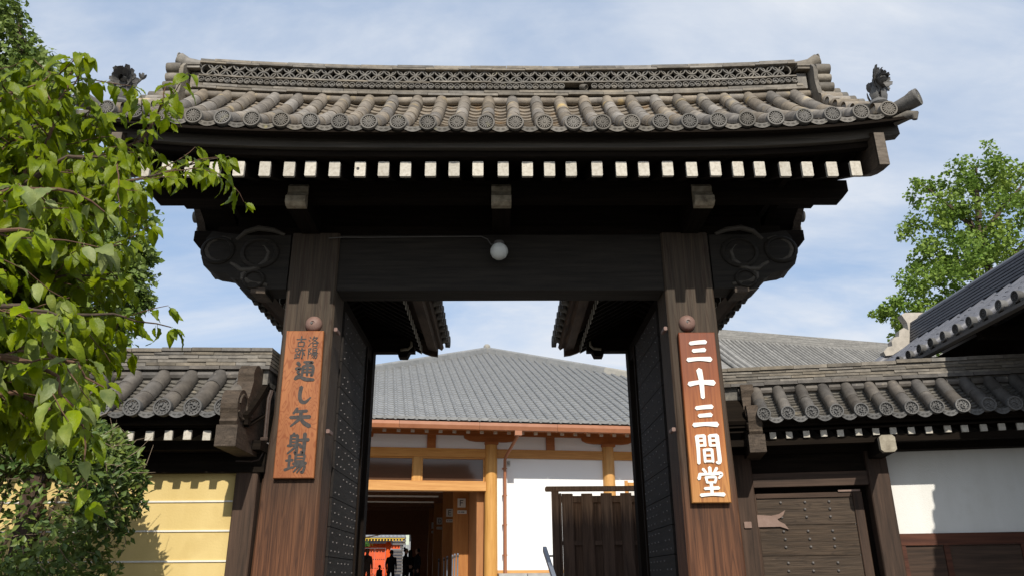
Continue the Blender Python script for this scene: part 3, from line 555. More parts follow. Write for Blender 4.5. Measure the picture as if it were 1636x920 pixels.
# peony ornaments standing on the eave corners
def petal(L, w, cup):
    b = MB(); vs = []
    for i in range(4):
        t = i / 3; ww = w * sin(pi * (.14 + .66 * t)) ; 
        for j in range(3): u = j - 1; vs.append((ww * u, L * t, cup * t * t + .3 * ww * abs(u)))
    fs = [(i * 3 + j, i * 3 + j + 1, i * 3 + 4 + j, i * 3 + 3 + j) for i in range(3) for j in range(2)]
    vs2 = [(x, y, z - .006) for x, y, z in vs]; b.add(vs, fs); b.add(vs2, [f[::-1] for f in fs]); return b.mesh('petal', 'tile_face_dark', True)
pm = [petal(.10, .027, .03), petal(.09, .024, .035), petal(.065, .022, .04)]
def peony(x, facing):
    o = bpy.data.objects.new('flower_ornament', None); COL.objects.link(o); o.parent = gate
    base = fs_.pos(x, .13, .07); o.location = base; o.scale = (.95,) * 3
    b = MB(); b.tube([(0, .05, -.06), (0, .0, .03), (0, -.05, .05)], [.07, .075, .03], 10); b.lathe([(.09, -.02), (.105, .0), (.085, .04), (.06, .07), (.058, .2), (.07, .26)], 12); b.build('stand', 'tile_face_dark', o, True)
    D = Vector(facing).normalized(); X = D.orthogonal().normalized() if abs(D.z) > .9 else K.cross(D).normalized(); Y = D.cross(X).normalized(); c = Vector((0, -.05, .27))
    b = MB(); b.lathe([(.04, -.03), (.045, .02), (.02, .04), (.001, .045)], 8, lambda p, q, h: tuple(c + X * p + Y * q + D * h)); b.build('flower_heart', 'tile_face_dark', o, True)
    for ring, (n, tilt, r0) in enumerate(((14, .12, .035), (12, .5, .03), (8, 1.0, .018))):
        for k in range(n):
            a = 2 * pi * (k + .5 * ring) / n; rad = X * cos(a) + Y * sin(a); up = (rad * cos(tilt) + D * sin(tilt)).normalized(); nn = (D * cos(tilt) - rad * sin(tilt)).normalized(); sx = up.cross(nn)
            put('petal', pm[ring], o, basis(sx, up, nn, c + rad * r0 + D * .012 * ring) @ Matrix.Scale(random.uniform(1.0, 1.4), 4))
    lf = petal(.12, .05, .06)
    for a, h, s in ((.5, .02, 1), (2.6, .05, .9), (3.9, .03, .9), (5.5, .06, 1), (1.5, .12, .8), (4.6, .12, 1), (.2, .15, .8), (3.3, .15, .8), (5.2, .0, 1.1), (4.2, .09, .9), (5.9, .12, .9)):
        rad = Vector((cos(a), sin(a), 0)); up = (rad * .62 + K * .78).normalized(); nn = (K * .62 - rad * .78); put('leaf', lf, o, basis(up.cross(nn), up, nn, Vector((0, 0, h)) + rad * .065) @ Matrix.Scale(s, 4))
    if x > 0: return
    sx = 1
    b = MB(); b.tube([(.03 * sx, .02, .22), (.10 * sx, .02, .30), (.15 * sx, .02, .36)], [.02, .016, .012], 6); b.build('bud_stem', 'tile_face_dark', o, True)
    for k in range(6):
        a = k * pi / 3; rad = Vector((cos(a), sin(a), .7)).normalized(); nn = Vector((-cos(a) * .5, -sin(a) * .5, .8)).normalized(); put('bud_petal', pm[1], o, basis(rad.cross(nn), rad, nn, Vector(((.14 if x < 0 else .06) * sx, .02, .33))) @ Matrix.Scale(.75 if x < 0 else .6, 4))
peony(-3.80, (.15, -1, -.30)); peony(3.86, (.55, -.80, -.15))

# ---- side roofs over the open doors
for sgn in (-1, 1):
    sr = bpy.data.objects.new('door_roof', None); COL.objects.link(sr); sr.parent = gate
    cxr = sgn * 1.97; rollsY = [-1.12 + .28 * i for i in range(9)]
    for n_, inner in ((Vector((-sgn, 0, 0)), True), (Vector((sgn, 0, 0)), False)):
        sl_ = Slope((cxr, 2.28, 0), n_, prof_curve(1.13, 5.0, .1, 5.75, .03), lambda a: 0.0)
        tile_slope(sl_, sr, rollsY, .078, 4, 'tile', 'tile_face', 'tile_pan', 'chrysanthemum', .17, .25, part='round_tile')
        deck(sl_, -1.24, 1.24, -.13, -.075, 'roof_deck', 'eave_wood', sr, 12)
        x_ = lambda d: cxr + n_.x * d
        b = MB(); sec = [(.85, 4.90), (.98, 4.865), (1.03, 4.95), (.96, 5.0)]; b.prism(sec, lambda d, z, y: (x_(d), y, z), 1.06, 3.5); b.build('fascia', 'eave_wood', sr)
        rm_ = MB().hexa([(x_(.76), -.04, 4.81), (x_(.76), .04, 4.81), (x_(0), .04, 5.22), (x_(0), -.04, 5.22), (x_(.76), -.04, 4.93), (x_(.76), .04, 4.93), (x_(0), .04, 5.34), (x_(0), -.04, 5.34)]).mesh('rafter', 'dark_wood_x')
        em_ = MB().box(x_(.764) - .004, x_(.764) + .004, -.042, .042, 4.808, 4.932).mesh('painted_end', 'white_end')
        for i in range(12):
            o = put('rafter', rm_, sr, Matrix.Translation((0, 1.12 + .205 * i, 0))); put('painted_end', em_, o)
        b = MB(); vs = []; nn = 10
        for i in range(nn + 1):
            t = i / nn; d = lerp(1.0, 0, t); zt = lerp(4.96, 5.70, t) - .06 * sin(pi * t); zb = lerp(4.80, 5.42, t ** 1.3) - .03 * sin(pi * min(1, t * 2))
            for y in (3.5, 3.57): vs += [(x_(d), y, zt), (x_(d), y, zb)]
        b.add(vs, [(4 * i + a_, 4 * i + 4 + a_, 4 * i + 4 + c_, 4 * i + c_) for i in range(nn) for a_, c_ in ((0, 1), (1, 3), (3, 2), (2, 0))] + [(0, 1, 3, 2), (4 * nn, 4 * nn + 2, 4 * nn + 3, 4 * nn + 1)]).build('gable_board', 'eave_wood', sr)
    MB().prism([(-.9, 4.93), (.9, 4.93), (.1, 5.66), (-.1, 5.66)], lambda p, q, d: (cxr + p, d, q), 3.05, 3.10).build('gable_wall', 'dark_wood_x', sr)
    b = MB().box(cxr - .1, cxr + .1, 1.0, 3.45, 5.70, 5.9); b.build('ridge_course', 'ridge_tile', sr)
    MB().box(min(cxr, cxr - sgn * .70), max(cxr, cxr - sgn * .70), 3.0, 3.16, 4.73, 4.95).build('tie_beam', 'dark_wood_x', sr)
    tb = MB().prism([(-.06, 4.65), (.06, 4.65), (.08, 4.735), (-.10, 4.735)], lambda p, q, d: (cxr - sgn * (.53 - p), d, q), 2.99, 3.17).build('bracket_block', 'dark_wood_x', sr)
    b = MB(); b.tube([(cxr - sgn * .66, 2.96, 4.93), (cxr - sgn * .655, 2.96, 4.80), (cxr - sgn * .61, 2.96, 4.755), (cxr - sgn * .5, 2.96, 4.745)], [.014, .02, .02, .022], 8); b.build('hook', 'cream_end', tb, True)
    MB().box(cxr - .09, cxr + .09, .45, 3.3, 4.55, 4.78).build('tie_beam', 'dark_wood_y', sr)
    MB().box(cxr - .11, cxr + .11, 2.95, 3.17, 1.0 if False else 0, 4.74).build('rear_post', 'dark_wood_v', sr)
    MB().box(cxr + sgn * .5, cxr + sgn * .6, 1.1, 3.4, 4.8, 5.0).build('outer_purlin', 'dark_wood_y', sr)
# ---- open door leaves with studs
for sgn in (-1, 1):
    dl = bpy.data.objects.new('door_leaf', None); COL.objects.link(dl); dl.parent = gate
    xa = sgn * 1.79; nb = 15
    b = MB(); z = 0.05; zt = 4.5; h = (zt - z) / nb
    for i in range(nb):
        z0 = z + i * h
        p = MB().hexa([(xa, .50, z0 + .004), (xa + sgn * .06, .50, z0 + .004), (xa + sgn * .06, 1.96, z0 + .004), (xa, 1.96, z0 + .004), (xa, .50, z0 + h - .004), (xa + sgn * .06, .50, z0 + h - .004), (xa + sgn * .06, 1.96, z0 + h - .004), (xa, 1.96, z0 + h - .004)])
        p.build('door_board', 'door_plank', dl)
    MB().box(min(xa - sgn * .02, xa + sgn * .08), max(xa - sgn * .02, xa + sgn * .08), 1.963, 2.03, .05, zt).build('stile', 'fence_wood' if False else 'dark_wood_v', dl)
    MB().box(min(xa + sgn * .062, xa + sgn * .1), max(xa + sgn * .062, xa + sgn * .1), .46, 1.95, .05, zt).build('door_back', 'dark_wood_v', dl)
    sb = MB(); 
    for i in range(nb):
        for j in range(3):
            for q in range(7):
                if random.random() < .12 or (q + j) % 7 == 3: continue
                y = .62 + q * .2 + (.06 if j % 2 else 0); zz = z + i * h + .06 + j * .09
                sb.lathe([(.0105, -.004), (.008, .008), (.001, .014)], 5, lambda x, w, hh, y=y, zz=zz: (xa - sgn * hh, y + x, zz + w))
    so = sb.build('studs', 'stud_iron', dl); so['kind'] = 'stuff'

# ---- lamp, conduit
lamp = thing('globe_lamp', 'white glass globe lamp hanging below the middle of the crossbeam face', 'lamp', (-.02, -.13, 4.965))
b = MB(); b.lathe([(.001, -.098), (.04, -.09), (.075, -.064), (.095, -.025), (.098, .0), (.095, .025), (.08, .057), (.055, .08), (.05, .09)], 28); b.build('globe', 'globe', lamp, True)
b = MB(); b.lathe([(.056, .078), (.058, .10), (.05, .118), (.02, .125)], 18); b.tube([(0, 0, .11), (0, .06, .135), (0, .16, .135)], .016, 8); b.build('lamp_holder', 'wire', lamp, True)
b = MB(); b.tube([(-.03, .03, .10), (-.09, .06, .11), (-.13, .09, .19), (-.2, .12, .235), (-.33, .15, .25), (-1.5, .15, .24), (-1.72, .10, .22), (-1.9, .08, .20)], .006, 6); b.build('cable', 'wire', lamp, True)
b = MB(); b.tube([(-2.39, -.03, 3.45), (-2.405, -.05, 3.36), (-2.40, -.05, 2.95), (-2.40, -.05, 2.80), (-2.43, -.05, 2.735), (-2.50, -.05, 2.72), (-2.66, -.05, 2.725)], .013, 8)
b.tube([(-2.375, -.02, 3.45), (-2.385, -.05, 3.34), (-2.38, -.05, 2.95)], .010, 6); b.tube([(-2.43, -.07, 2.94), (-2.36, -.07, 2.94)], .02, 6)
tag(b.build('conduit', 'pipe', None, True), 'thin bent brown pipe running down the outer edge of the left pillar', 'pipe')

# ================================================================== SIGNBOARDS
G = {
 'san': [[(22, 84, 13), (50, 88, 14), (80, 90, 15)], [(30, 53, 13), (52, 55, 13), (74, 57, 15)], [(8, 16, 15), (50, 20, 13), (92, 18, 18)]],
 'juu': [[(5, 50, 15), (45, 56, 13), (95, 54, 18)], [(46, 97, 18), (50, 60, 15), (50, 5, 12)]],
 'ken': [[(14, 92, 12), (15, 50, 11), (13, 4, 10)], [(15, 92, 9), (42, 93, 10)], [(41, 94, 10), (41, 60, 9)], [(17, 77, 7), (40, 78, 7)], [(17, 61, 7), (41, 62, 7)], [(60, 93, 10), (60, 60, 9)], [(60, 93, 9), (88, 94, 11)], [(87, 94, 13), (88, 50, 12), (88, 10, 12), (77, 7, 8)], [(61, 77, 7), (87, 78, 7)], [(61, 61, 7), (87, 62, 7)], [(36, 48, 9), (36, 8, 8)], [(64, 48, 9), (64, 8, 8)], [(36, 47, 8), (64, 48, 9)], [(36, 29, 6), (64, 29, 6)], [(36, 11, 7), (64, 11, 7)]],
 'dou': [[(50, 99, 13), (50, 80, 11)], [(25, 94, 11), (35, 82, 9)], [(76, 97, 11), (65, 82, 8)], [(13, 78, 11), (7, 60, 12)], [(12, 76, 10), (50, 77, 9), (90, 78, 13), (80, 62, 7)], [(33, 66, 10), (36, 47, 8)], [(33, 65, 8), (67, 66, 10), (64, 47, 8)], [(36, 48, 7), (64, 49, 7)], [(50, 46, 12), (50, 8, 11)], [(25, 28, 10), (76, 30, 12)], [(9, 6, 12), (50, 9, 10), (93, 8, 14)]],
 'tsu': [[(42, 95, 8), (66, 96, 8), (84, 93, 10), (64, 82, 6)], [(52, 88, 7), (66, 78, 8)], [(40, 74, 9), (38, 28, 8)], [(40, 74, 8), (86, 75, 10), (87, 31, 9), (78, 32, 6)], [(40, 60, 7), (84, 60, 7)], [(40, 45, 7), (84, 45, 7)], [(62, 74, 8), (62, 28, 8)], [(12, 92, 12), (24, 80, 10)], [(6, 62, 9), (26, 63, 10), (16, 46, 8), (26, 34, 8), (9, 18, 9)], [(6, 12, 10), (30, 20, 9), (58, 10, 13), (97, 7, 9)]],
 'shi': [[(38, 96, 14), (34, 50, 13), (42, 18, 13), (64, 12, 12), (88, 38, 5)]],
 'ya': [[(34, 97, 10), (18, 70, 8)], [(28, 80, 9), (78, 83, 11)], [(6, 50, 11), (94, 53, 13)], [(53, 81, 12), (47, 44, 11), (10, 5, 6)], [(52, 46, 10), (70, 22, 13), (96, 5, 14)]],
 'sha': [[(30, 98, 9), (22, 88, 7)], [(16, 88, 9), (16, 36, 8)], [(16, 87, 7), (46, 88, 9)], [(46, 88, 10), (46, 8, 10), (36, 12, 6)], [(16, 72, 6), (46, 72, 6)], [(16, 57, 6), (46, 57, 6)], [(4, 40, 8), (46, 44, 7)], [(44, 38, 8), (6, 4, 6)], [(54, 66, 9), (99, 68, 11)], [(80, 97, 12), (80, 8, 11), (68, 14, 6)], [(58, 48, 8), (68, 34, 11)]],
 'jou': [[(4, 66, 8), (36, 69, 9)], [(20, 94, 10), (20, 26, 9)], [(2, 18, 10), (38, 33, 7)], [(48, 96, 9), (48, 62, 8)], [(48, 95, 7), (86, 96, 9), (86, 62, 8)], [(48, 79, 6), (86, 79, 6)], [(48, 64, 7), (86, 64, 7)], [(38, 51, 8), (99, 53, 10)], [(56, 50, 8), (38, 28, 6)], [(54, 39, 7), (91, 40, 9), (86, 7, 9), (76, 10, 6)], [(68, 38, 7), (44, 8, 5)], [(80, 38, 7), (60, 4, 5)]],
 'raku': [[(12, 90, 10), (23, 79, 9)], [(5, 63, 9), (18, 54, 9)], [(5, 7, 8), (27, 38, 6)], [(54, 97, 9), (36, 64, 6)], [(52, 82, 8), (84, 84, 9), (34, 36, 6)], [(48, 70, 8), (97, 38, 11)], [(48, 34, 9), (48, 2, 8)], [(48, 33, 8), (84, 33, 9), (84, 2, 8)], [(48, 6, 7), (84, 6, 7)]],
 'you': [[(10, 95, 9), (10, 1, 9)], [(10, 93, 8), (32, 93, 9), (20, 70, 7), (34, 50, 8), (17, 42, 6)], [(50, 96, 9), (50, 62, 8)], [(50, 95, 7), (86, 96, 9), (86, 62, 8)], [(50, 79, 6), (86, 79, 6)], [(50, 64, 7), (86, 64, 7)], [(40, 51, 8), (99, 53, 9)], [(58, 50, 8), (40, 28, 6)], [(56, 39, 7), (91, 40, 9), (86, 7, 9), (76, 10, 6)], [(70, 38, 7), (46, 8, 5)], [(81, 38, 7), (62, 4, 5)]],
 'ko': [[(6, 70, 10), (94, 73, 12)], [(50, 99, 11), (50, 46, 10)], [(24, 44, 10), (24, 2, 9)], [(24, 44, 9), (78, 45, 11), (76, 2, 10)], [(24, 8, 8), (76, 8, 8)]],
 'ato': [[(8, 94, 9), (10, 68, 8)], [(10, 93, 8), (38, 94, 9), (36, 68, 8)], [(10, 70, 7), (37, 70, 7)], [(24, 68, 8), (24, 14, 8)], [(24, 44, 7), (40, 45, 8)], [(9, 44, 8), (9, 10, 7)], [(2, 6, 8), (42, 17, 7)], [(66, 99, 10), (71, 86, 9)], [(46, 79, 9), (99, 82, 10)], [(62, 80, 8), (48, 6, 6)], [(77, 80, 9), (78, 8, 9), (69, 13, 6)], [(54, 62, 7), (43, 36, 8)], [(86, 62, 7), (97, 36, 10)]],
}
def glyph(name, key, m, parent, cx_, cz, w, h, y, depth=.008, wk=1.0, rot=0.0, fn=None, square=False):
    """brush strokes as raised ribbons, cx/cz centre, front face at y - depth"""
    b = MB(); sx, sz = w / 100, h / 100
    for si, st in enumerate(G[key]):
        P_ = []
        if square: P_ = [(p[0], p[1], p[2]) for p in st]
        else:
            pts = [st[0]] + st + [st[-1]]
            for i in range(1, len(pts) - 2):
                for k in range(6):
                    t = k / 6; a, b1, c, d = [np.array(pts[i + q], float) for q in (-1, 0, 1, 2)]
                    P_.append(.5 * (2 * b1 + (c - a) * t + (2 * a - 5 * b1 + 4 * c - d) * t * t + (3 * b1 - a - 3 * c + d) * t ** 3))
            P_.append(np.array(st[-1], float))
        n = len(P_); Lf, Rt = [], []
        for i, p in enumerate(P_):
            q0, q1 = P_[max(i - 1, 0)], P_[min(i + 1, n - 1)]; tx, tz = (q1[0] - q0[0]) * sx, (q1[1] - q0[1]) * sz; l = sqrt(tx * tx + tz * tz) or 1
            r = p[2] * .5 * wk * (sx + sz) / 2; nx, nz = -tz / l * r, tx / l * r; X, Z = (p[0] - 50) * sx, (p[1] - 50) * sz
            Lf.append((X + nx, Z + nz)); Rt.append((X - nx, Z - nz))
            if i in (0, n - 1) and not square:
                s_ = -1 if i == 0 else 1; tipx, tipz = X + s_ * tx / l * r * .75, Z + s_ * tz / l * r * .75; tip = (tipx, tipz)
                if i == 0: t0 = tip
                else: t1 = tip
        outl = Lf + ([] if square else [t1]) + Rt[::-1] + ([] if square else [t0])
        dep = depth + si * .0004; N_ = len(outl); tr = fn or (lambda X, Z, yy: (cx_ + X * cos(rot) - Z * sin(rot), yy, cz + X * sin(rot) + Z * cos(rot)))
        vs = [tr(X, Z, y - dep) for X, Z in outl] + [tr(X, Z, y + .002) for X, Z in outl]
        # triangulate the ribbon as a strip so bends stay clean
        fsx = [(i, i + 1, i + N_ + 1, i + N_) for i in range(N_ - 1)] + [(N_ - 1, 0, N_, 2 * N_ - 1)]
        off = 0 if square else 1
        for i in range(n - 1):
            a_, b_2 = i, i + 1; c_, d_ = N_ - 1 - off - (i + 1), N_ - 1 - off - i; fsx.append((a_, d_, c_, b_2))
        if not square: fsx += [(n - 1, n + 1, n), (N_ - 1, N_ - 2, 0)]
        b.add(vs, fsx)
    return b.build(name, m, parent)
def board(x0t, x1t, zt, x0b, x1b, zb, th, m, parent, y=-.012, name='board'):
    b = MB(); c = .012
    def ring(yy, ins):
        return [(x0b + ins, yy, zb + ins), (x1b - ins, yy, zb + ins), (x1t - ins, yy, zt - ins), (x0t + ins, yy, zt - ins)]
    vs = ring(y, 0) + ring(y - th + c * .6, 0) + ring(y - th, c * .6)
    b.add(vs, [(3, 2, 1, 0), (8, 9, 10, 11)] + [(i, (i + 1) % 4, 4 + (i + 1) % 4, 4 + i) for i in range(4)] + [(4 + i, 4 + (i + 1) % 4, 8 + (i + 1) % 4, 8 + i) for i in range(4)])
    return b.build(name, m, parent)
sgR = thing('wooden_signboard', 'reddish wooden signboard with large white raised characters on the right pillar', 'signboard', (0, 0, 0), 'signboards on the gate pillars')
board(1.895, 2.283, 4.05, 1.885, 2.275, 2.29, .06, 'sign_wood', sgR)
for key, cz, h, w in (('san', 3.835, .265, .285), ('juu', 3.485, .32, .285), ('san', 3.145, .255, .285), ('ken', 2.815, .31, .28), ('dou', 2.49, .29, .275)):
    glyph('letter', key, 'white_paint', sgR, 2.087, cz, w, h, -.072, .010, 1.0 if key == 'dou' else 1.12)
sgL = thing('wooden_signboard', 'orange grained signboard with dark painted characters on the left pillar', 'signboard', (0, 0, 0), 'signboards on the gate pillars')
board(-2.282, -1.888, 4.085, -2.272, -1.868, 2.553, .05, 'sign_wood_pale', sgL)
for key, cx_, cz in (('raku', -1.985, 3.965), ('you', -1.985, 3.835), ('ko', -2.115, 3.965), ('ato', -2.12, 3.835)):
    glyph('letter', key, 'sign_ink', sgL, cx_, cz, .11, .12, -.062, .0015, 1.2)
for key, cx_, cz, w, h in (('tsu', -2.05, 3.645, .215, .215), ('shi', -2.045, 3.39, .21, .19), ('ya', -2.055, 3.16, .225, .20), ('sha', -2.055, 2.895, .215, .215), ('jou', -2.06, 2.695, .215, .19)):
    glyph('letter', key, 'sign_ink', sgL, cx_, cz, w, h, -.062, .0015, 1.5)

# ================================================================== LEFT WALL (yellow plaster, tiled coping)
wl = thing('yellow_wall', 'yellow plaster wall with white lines and tiled coping, left of the gate', 'wall')
MB().box(-8.5, -2.56, .03, .24, 0, 2.62).build('plaster', 'yellow_plaster', wl)
for z in (2.345, 2.065, 1.785, 1.505, 1.225):
    MB().cbox(-8.5, -2.62, .018, .05, z - .008, z + .008, .004).build('white_line', 'white_line', wl)
MB().box(-2.44, -2.2, .06, .3, 0, 2.9).build('filler_post', 'dark_wood_v', wl)
for x in (-2.53, -4.62, -7.0): MB().vbox(x - .12, x + .10, -.045, .2, 0, 2.9, .012).build('post', 'brown_wood_v', wl)
MB().box(-8.5, -2.37, -.06, .22, 2.615, 2.80).build('wall_plate', 'dark_wood_x', wl)
MB().box(-8.5, -2.37, -.25, .22, 2.81, 2.90).build('purlin', 'dark_wood_x', wl)
wroof = bpy.data.objects.new('coping_roof', None); COL.objects.link(wroof); wroof.parent = wl
wsl = Slope((0, .1, 0), (0, -1, 0), prof_curve(.72, 3.15, .17, 3.595, .02))
wr = [-2.63 - .286 * i for i in range(20)]
tile_slope(wsl, wroof, wr[::-1], .082, 3, 'tile_dark', 'tile_face_dark', 'tile_dark_pan', 'tomoe', .19, .065)
deck(wsl, -8.4, -2.42, -.13, -.075, 'roof_deck', 'dark_wood_x', wroof)
bsl = Slope((0, .1, 0), (0, 1, 0), prof_curve(.72, 3.15, .17, 3.595, .02)); deck(bsl, 2.42, 8.4, -.13, -.02, 'rear_slope', 'tile_dark', wroof)
MB().box(-8.4, -2.42, -.55, -.47, 3.0, 3.055).build('eave_board', 'dark_wood_x', wroof)
MB().hexa([(-8.4, -.5, 2.98), (-2.42, -.5, 2.98), (-2.42, .05, 3.2), (-8.4, .05, 3.2), (-8.4, -.5, 3.0), (-2.42, -.5, 3.0), (-2.42, .05, 3.22), (-8.4, .05, 3.22)]).build('soffit', 'dark_wood_x', wroof)
rm_ = MB().hexa([(-.035, -.5, 2.865), (.035, -.5, 2.865), (.035, .05, 3.08), (-.035, .05, 3.08), (-.035, -.5, 2.95), (.035, -.5, 2.95), (.035, .05, 3.165), (-.035, .05, 3.165)]).mesh('rafter', 'dark_wood_y')
em_ = MB().box(-.037, .037, -.504, -.48, 2.863, 2.952).mesh('painted_end', 'white_end')
for i in range(30):
    o = put('rafter', rm_, wroof, Matrix.Translation((-2.81 - .183 * i + random.uniform(-.006, .006), 0, random.uniform(-.004, .004)))); put('painted_end', em_, o)
RW = lambda a, d, z: (a, d, z)
for z0, z1, d0, o_ in ((3.655, 3.69, -.135, .3), (3.70, 3.732, -.105, .8), (3.742, 3.772, -.10, .45), (3.782, 3.812, -.095, .1), (3.822, 3.85, -.09, .6), (3.858, 3.895, -.105, .35)):
    course(wroof, RW, -8.4, -2.40, .31, d0, .2 - d0 - .0, z0, z1, 'tile_dark' if z0 < 3.7 else 'ridge_tile', off=o_)
MB().box(-8.4, -2.42, -.08, .28, 3.5, 3.86).build('ridge_core', 'tile_dark_pan', wroof)
gt2 = MB(); gt2.tube([(-.08, 0, 0), (.08, 0, 0)], [.045, .045], 8); gt2 = gt2.mesh('gap_tile', 'tile_dark', True)
for a in wr: put('gap_tile', gt2, wroof, Matrix.Translation((a - .143, -.075, 3.60)))
def carved_bracket(parent, fr, sc=1.0):
    """square beam end with a carved scrolled board above it; fr(x, y, z): x across, y = distance behind the beam end, z above the beam's underside"""
    def P(poly, x0, x1, nm, m):
        b = MB(); n = len(poly); vs = [fr(x0, y, z) for y, z in poly] + [fr(x1, y, z) for y, z in poly]
        b.add(vs, [tuple(range(n)), tuple(range(n, 2 * n))[::-1]] + [(i, n + i, n + (i + 1) % n, (i + 1) % n) for i in range(n)]); return b.build(nm, m, parent)
    bm = P([(0, 0), (.95, 0), (.95, .2), (0, .2)], -.097, .097, 'bracket_beam', 'bracket_wood')
    P([(-.003, .004), (.02, .004), (.02, .196), (-.003, .196)], -.0985, .0985, 'sawn_end', 'bracket_wood')
    arc = lambda cy, cz, r, a0, a1, n: [(cy + r * cos(radians(lerp(a0, a1, i / n))), cz + r * sin(radians(lerp(a0, a1, i / n)))) for i in range(n + 1)]
    poly = [(.02, .205), (.0, .235), (.02, .262)] + arc(.135, .40, .155, 215, 60, 9) + [(.26, .50), (.30, .54), (.335, .62), (.37, .70)] + arc(.50, .74, .15, 165, 60, 6) + [(.68, .93), (.95, .95), (.95, .205)]
    cb = P(poly[::-1], -.08, .08, 'carved_board', 'bracket_wood')
    for s in (-1, 1):
        b = MB(); sp = [(.135 + r * cos(a), .40 + r * sin(a)) for a, r in [(radians(q), .115 - q * .00012) for q in range(-150, 200, 25)]]
        b.tube([fr(s * .08, y, z) for y, z in sp], [.016] * len(sp), 6); b.build('scroll', 'bracket_wood', cb, True)
        b = MB(); sp = [(.26, .44), (.30, .38), (.37, .34), (.42, .35), (.45, .40)]; b.tube([fr(s * .08, y, z) for y, z in sp], [.012, .018, .02, .015, .008], 6); b.build('scroll', 'bracket_wood', cb, True)
carved_bracket(wl, lambda x, y, z: (-2.55 + x, -.73 + y, 2.765 + z))

# ================================================================== RIGHT WALL (wicket, white plaster, tiled coping), turned 11 degrees
ar = radians(-11); Ur = Vector((cos(ar), sin(ar), 0)); Vr = Vector((-sin(ar), cos(ar), 0)); W0 = Vector((3.0, .083, 0))
wrt = thing('white_wall', 'tile-capped wall right of the gate with plank wicket door and white plaster', 'wall', W0); wrt.rotation_euler = (0, 0, ar)
A1 = 4.2
MB().box(1.0, A1, .64, .9, 0, 2.96).build('plaster', 'white_plaster', wrt)
MB().cbox(1.0, A1, .60, .66, 1.895, 2.012, .006).build('dado_rail', 'red_wood_x', wrt)
for i, x in enumerate((1.05, 1.47, 2.2, 2.95)):
    MB().box(x, x + .055, .605, .64, .2, 1.893).build('dado_stile', 'red_wood_x', wrt)
    MB().box(x + .057, (1.47, 2.2, 2.95, 3.7)[i] - .002, .622, .64, .2, 1.893).build('dado_panel', 'brown_wood_x', wrt)
MB().vbox(.83, 1.04, .50, .78, 0, 2.9, .012).build('post', 'brown_wood_v', wrt)
MB().vbox(-.56, -.36, .50, .78, 0, 2.9, .012).build('post', 'brown_wood_v', wrt)
MB().box(-.75, A1, .48, .8, 2.86, 3.02).build('wall_plate', 'dark_wood_x', wrt)
MB().box(-.36, .83, .58, .72, 2.66, 2.86).build('transom_board', 'dark_wood_x', wrt)
MB().cbox(-.36, .83, .54, .74, 2.515, 2.66, .008).build('lintel', 'brown_wood_x', wrt)
MB().box(-.75, A1, .14, .24, 2.90, 2.97).build('purlin', 'dark_wood_x', wrt)
MB().box(-1.2, -.56, .56, .8, 0, 2.86).build('side_boards', 'dark_wood_v', wrt)
MB().box(-.36, .83, .72, .78, 2.38, 2.66).build('gap_blocker', 'dark_wood_x', wrt); MB().box(.74, .83, .70, .78, 0, 2.38).build('gap_blocker', 'dark_wood_v', wrt); MB().box(-.37, -.3, .70, .78, 0, 2.38).build('gap_blocker', 'dark_wood_v', wrt)  # dark boards added behind the wicket to block the bright gaps around it
wk = bpy.data.objects.new('wicket_door', None); COL.objects.link(wk); wk.parent = wrt
for z0, z1 in ((2.125, 2.40), (1.812, 2.119), (1.50, 1.806), (1.19, 1.494), (.88, 1.184), (.57, .874), (.26, .564)):
    MB().cbox(-.335, .66, .628, .66, z0, z1, .004).build('door_board', 'plank_wood', wk)
MB().vbox(.663, .76, .61, .68, .2, 2.45, .008).build('stile', 'brown_wood_v', wk)
MB().vbox(-.352, -.338, .61, .68, .2, 2.45, .004).build('stile', 'brown_wood_v', wk)
MB().cbox(-.335, .66, .612, .68, 2.403, 2.452, .006).build('top_rail', 'brown_wood_x', wk)
MB().cbox(.52, .745, .596, .63, 2.454, 2.475, .004).build('iron_bar', 'hinge_iron', wk)
MB().box(-.335, .66, .664, .69, .26, 2.40).build('door_back', 'plank_wood', wk)  # added backing, blocks courtyard light that would show through the board seams
st = MB(); st.lathe([(.017, -.004), (.015, .008), (.008, .014), (.001, .016)], 10, lambda x, y, h: (x, -h, y)); st = st.mesh('door_stud', 'stud_iron', True)
for x in (-.085, .165, .415):
    for z in (2.355, 2.28, 2.20, 2.055, 1.975, 1.895, 1.735, 1.655, 1.575):
        if x < 0 and z == 2.28: continue
        put('door_stud', st, wk, Matrix.Translation((x + random.uniform(-.006, .006), .628, z)))
hp_ = [(-.40, 2.105), (-.12, 2.105), (-.035, 2.075), (-.07, 2.13), (-.13, 2.165), (-.14, 2.185), (-.10, 2.20), (-.075, 2.225), (-.05, 2.275), (-.12, 2.235), (-.2, 2.22), (-.40, 2.235)]
MB().prism(hp_, lambda x, z, d: (x, d, z), .604, .626).build('strap_hinge', 'hinge_iron', wk)
MB().cbox(-.505, -.43, .482, .515, 2.09, 2.155, .004).build('hinge_pin', 'hinge_iron', wrt)
rroof = bpy.data.objects.new('coping_roof', None); COL.objects.link(rroof); rroof.parent = wrt
rsl = Slope((0, .5, 0), (0, -1, 0), prof_curve(.52, 3.205, .09, 3.545, .015))
rr_ = [-.482 + .241 * i for i in range(20)]
tile_slope(rsl, rroof, rr_[1:], .068, 2, 'tile_dark', 'tile_face_dark', 'tile_dark_pan', 'tomoe', .165, .055)
deck(rsl, -.7, A1, -.11, -.065, 'roof_deck', 'dark_wood_x', rroof)
bsl = Slope((0, .5, 0), (0, 1, 0), prof_curve(.72, 3.05, .09, 3.545, .015)); deck(bsl, -A1, .7, -.1, -.02, 'rear_slope', 'tile_dark', rroof)
MB().box(-.7, A1, .06, .12, 3.085, 3.125).build('eave_board', 'dark_wood_x', rroof)
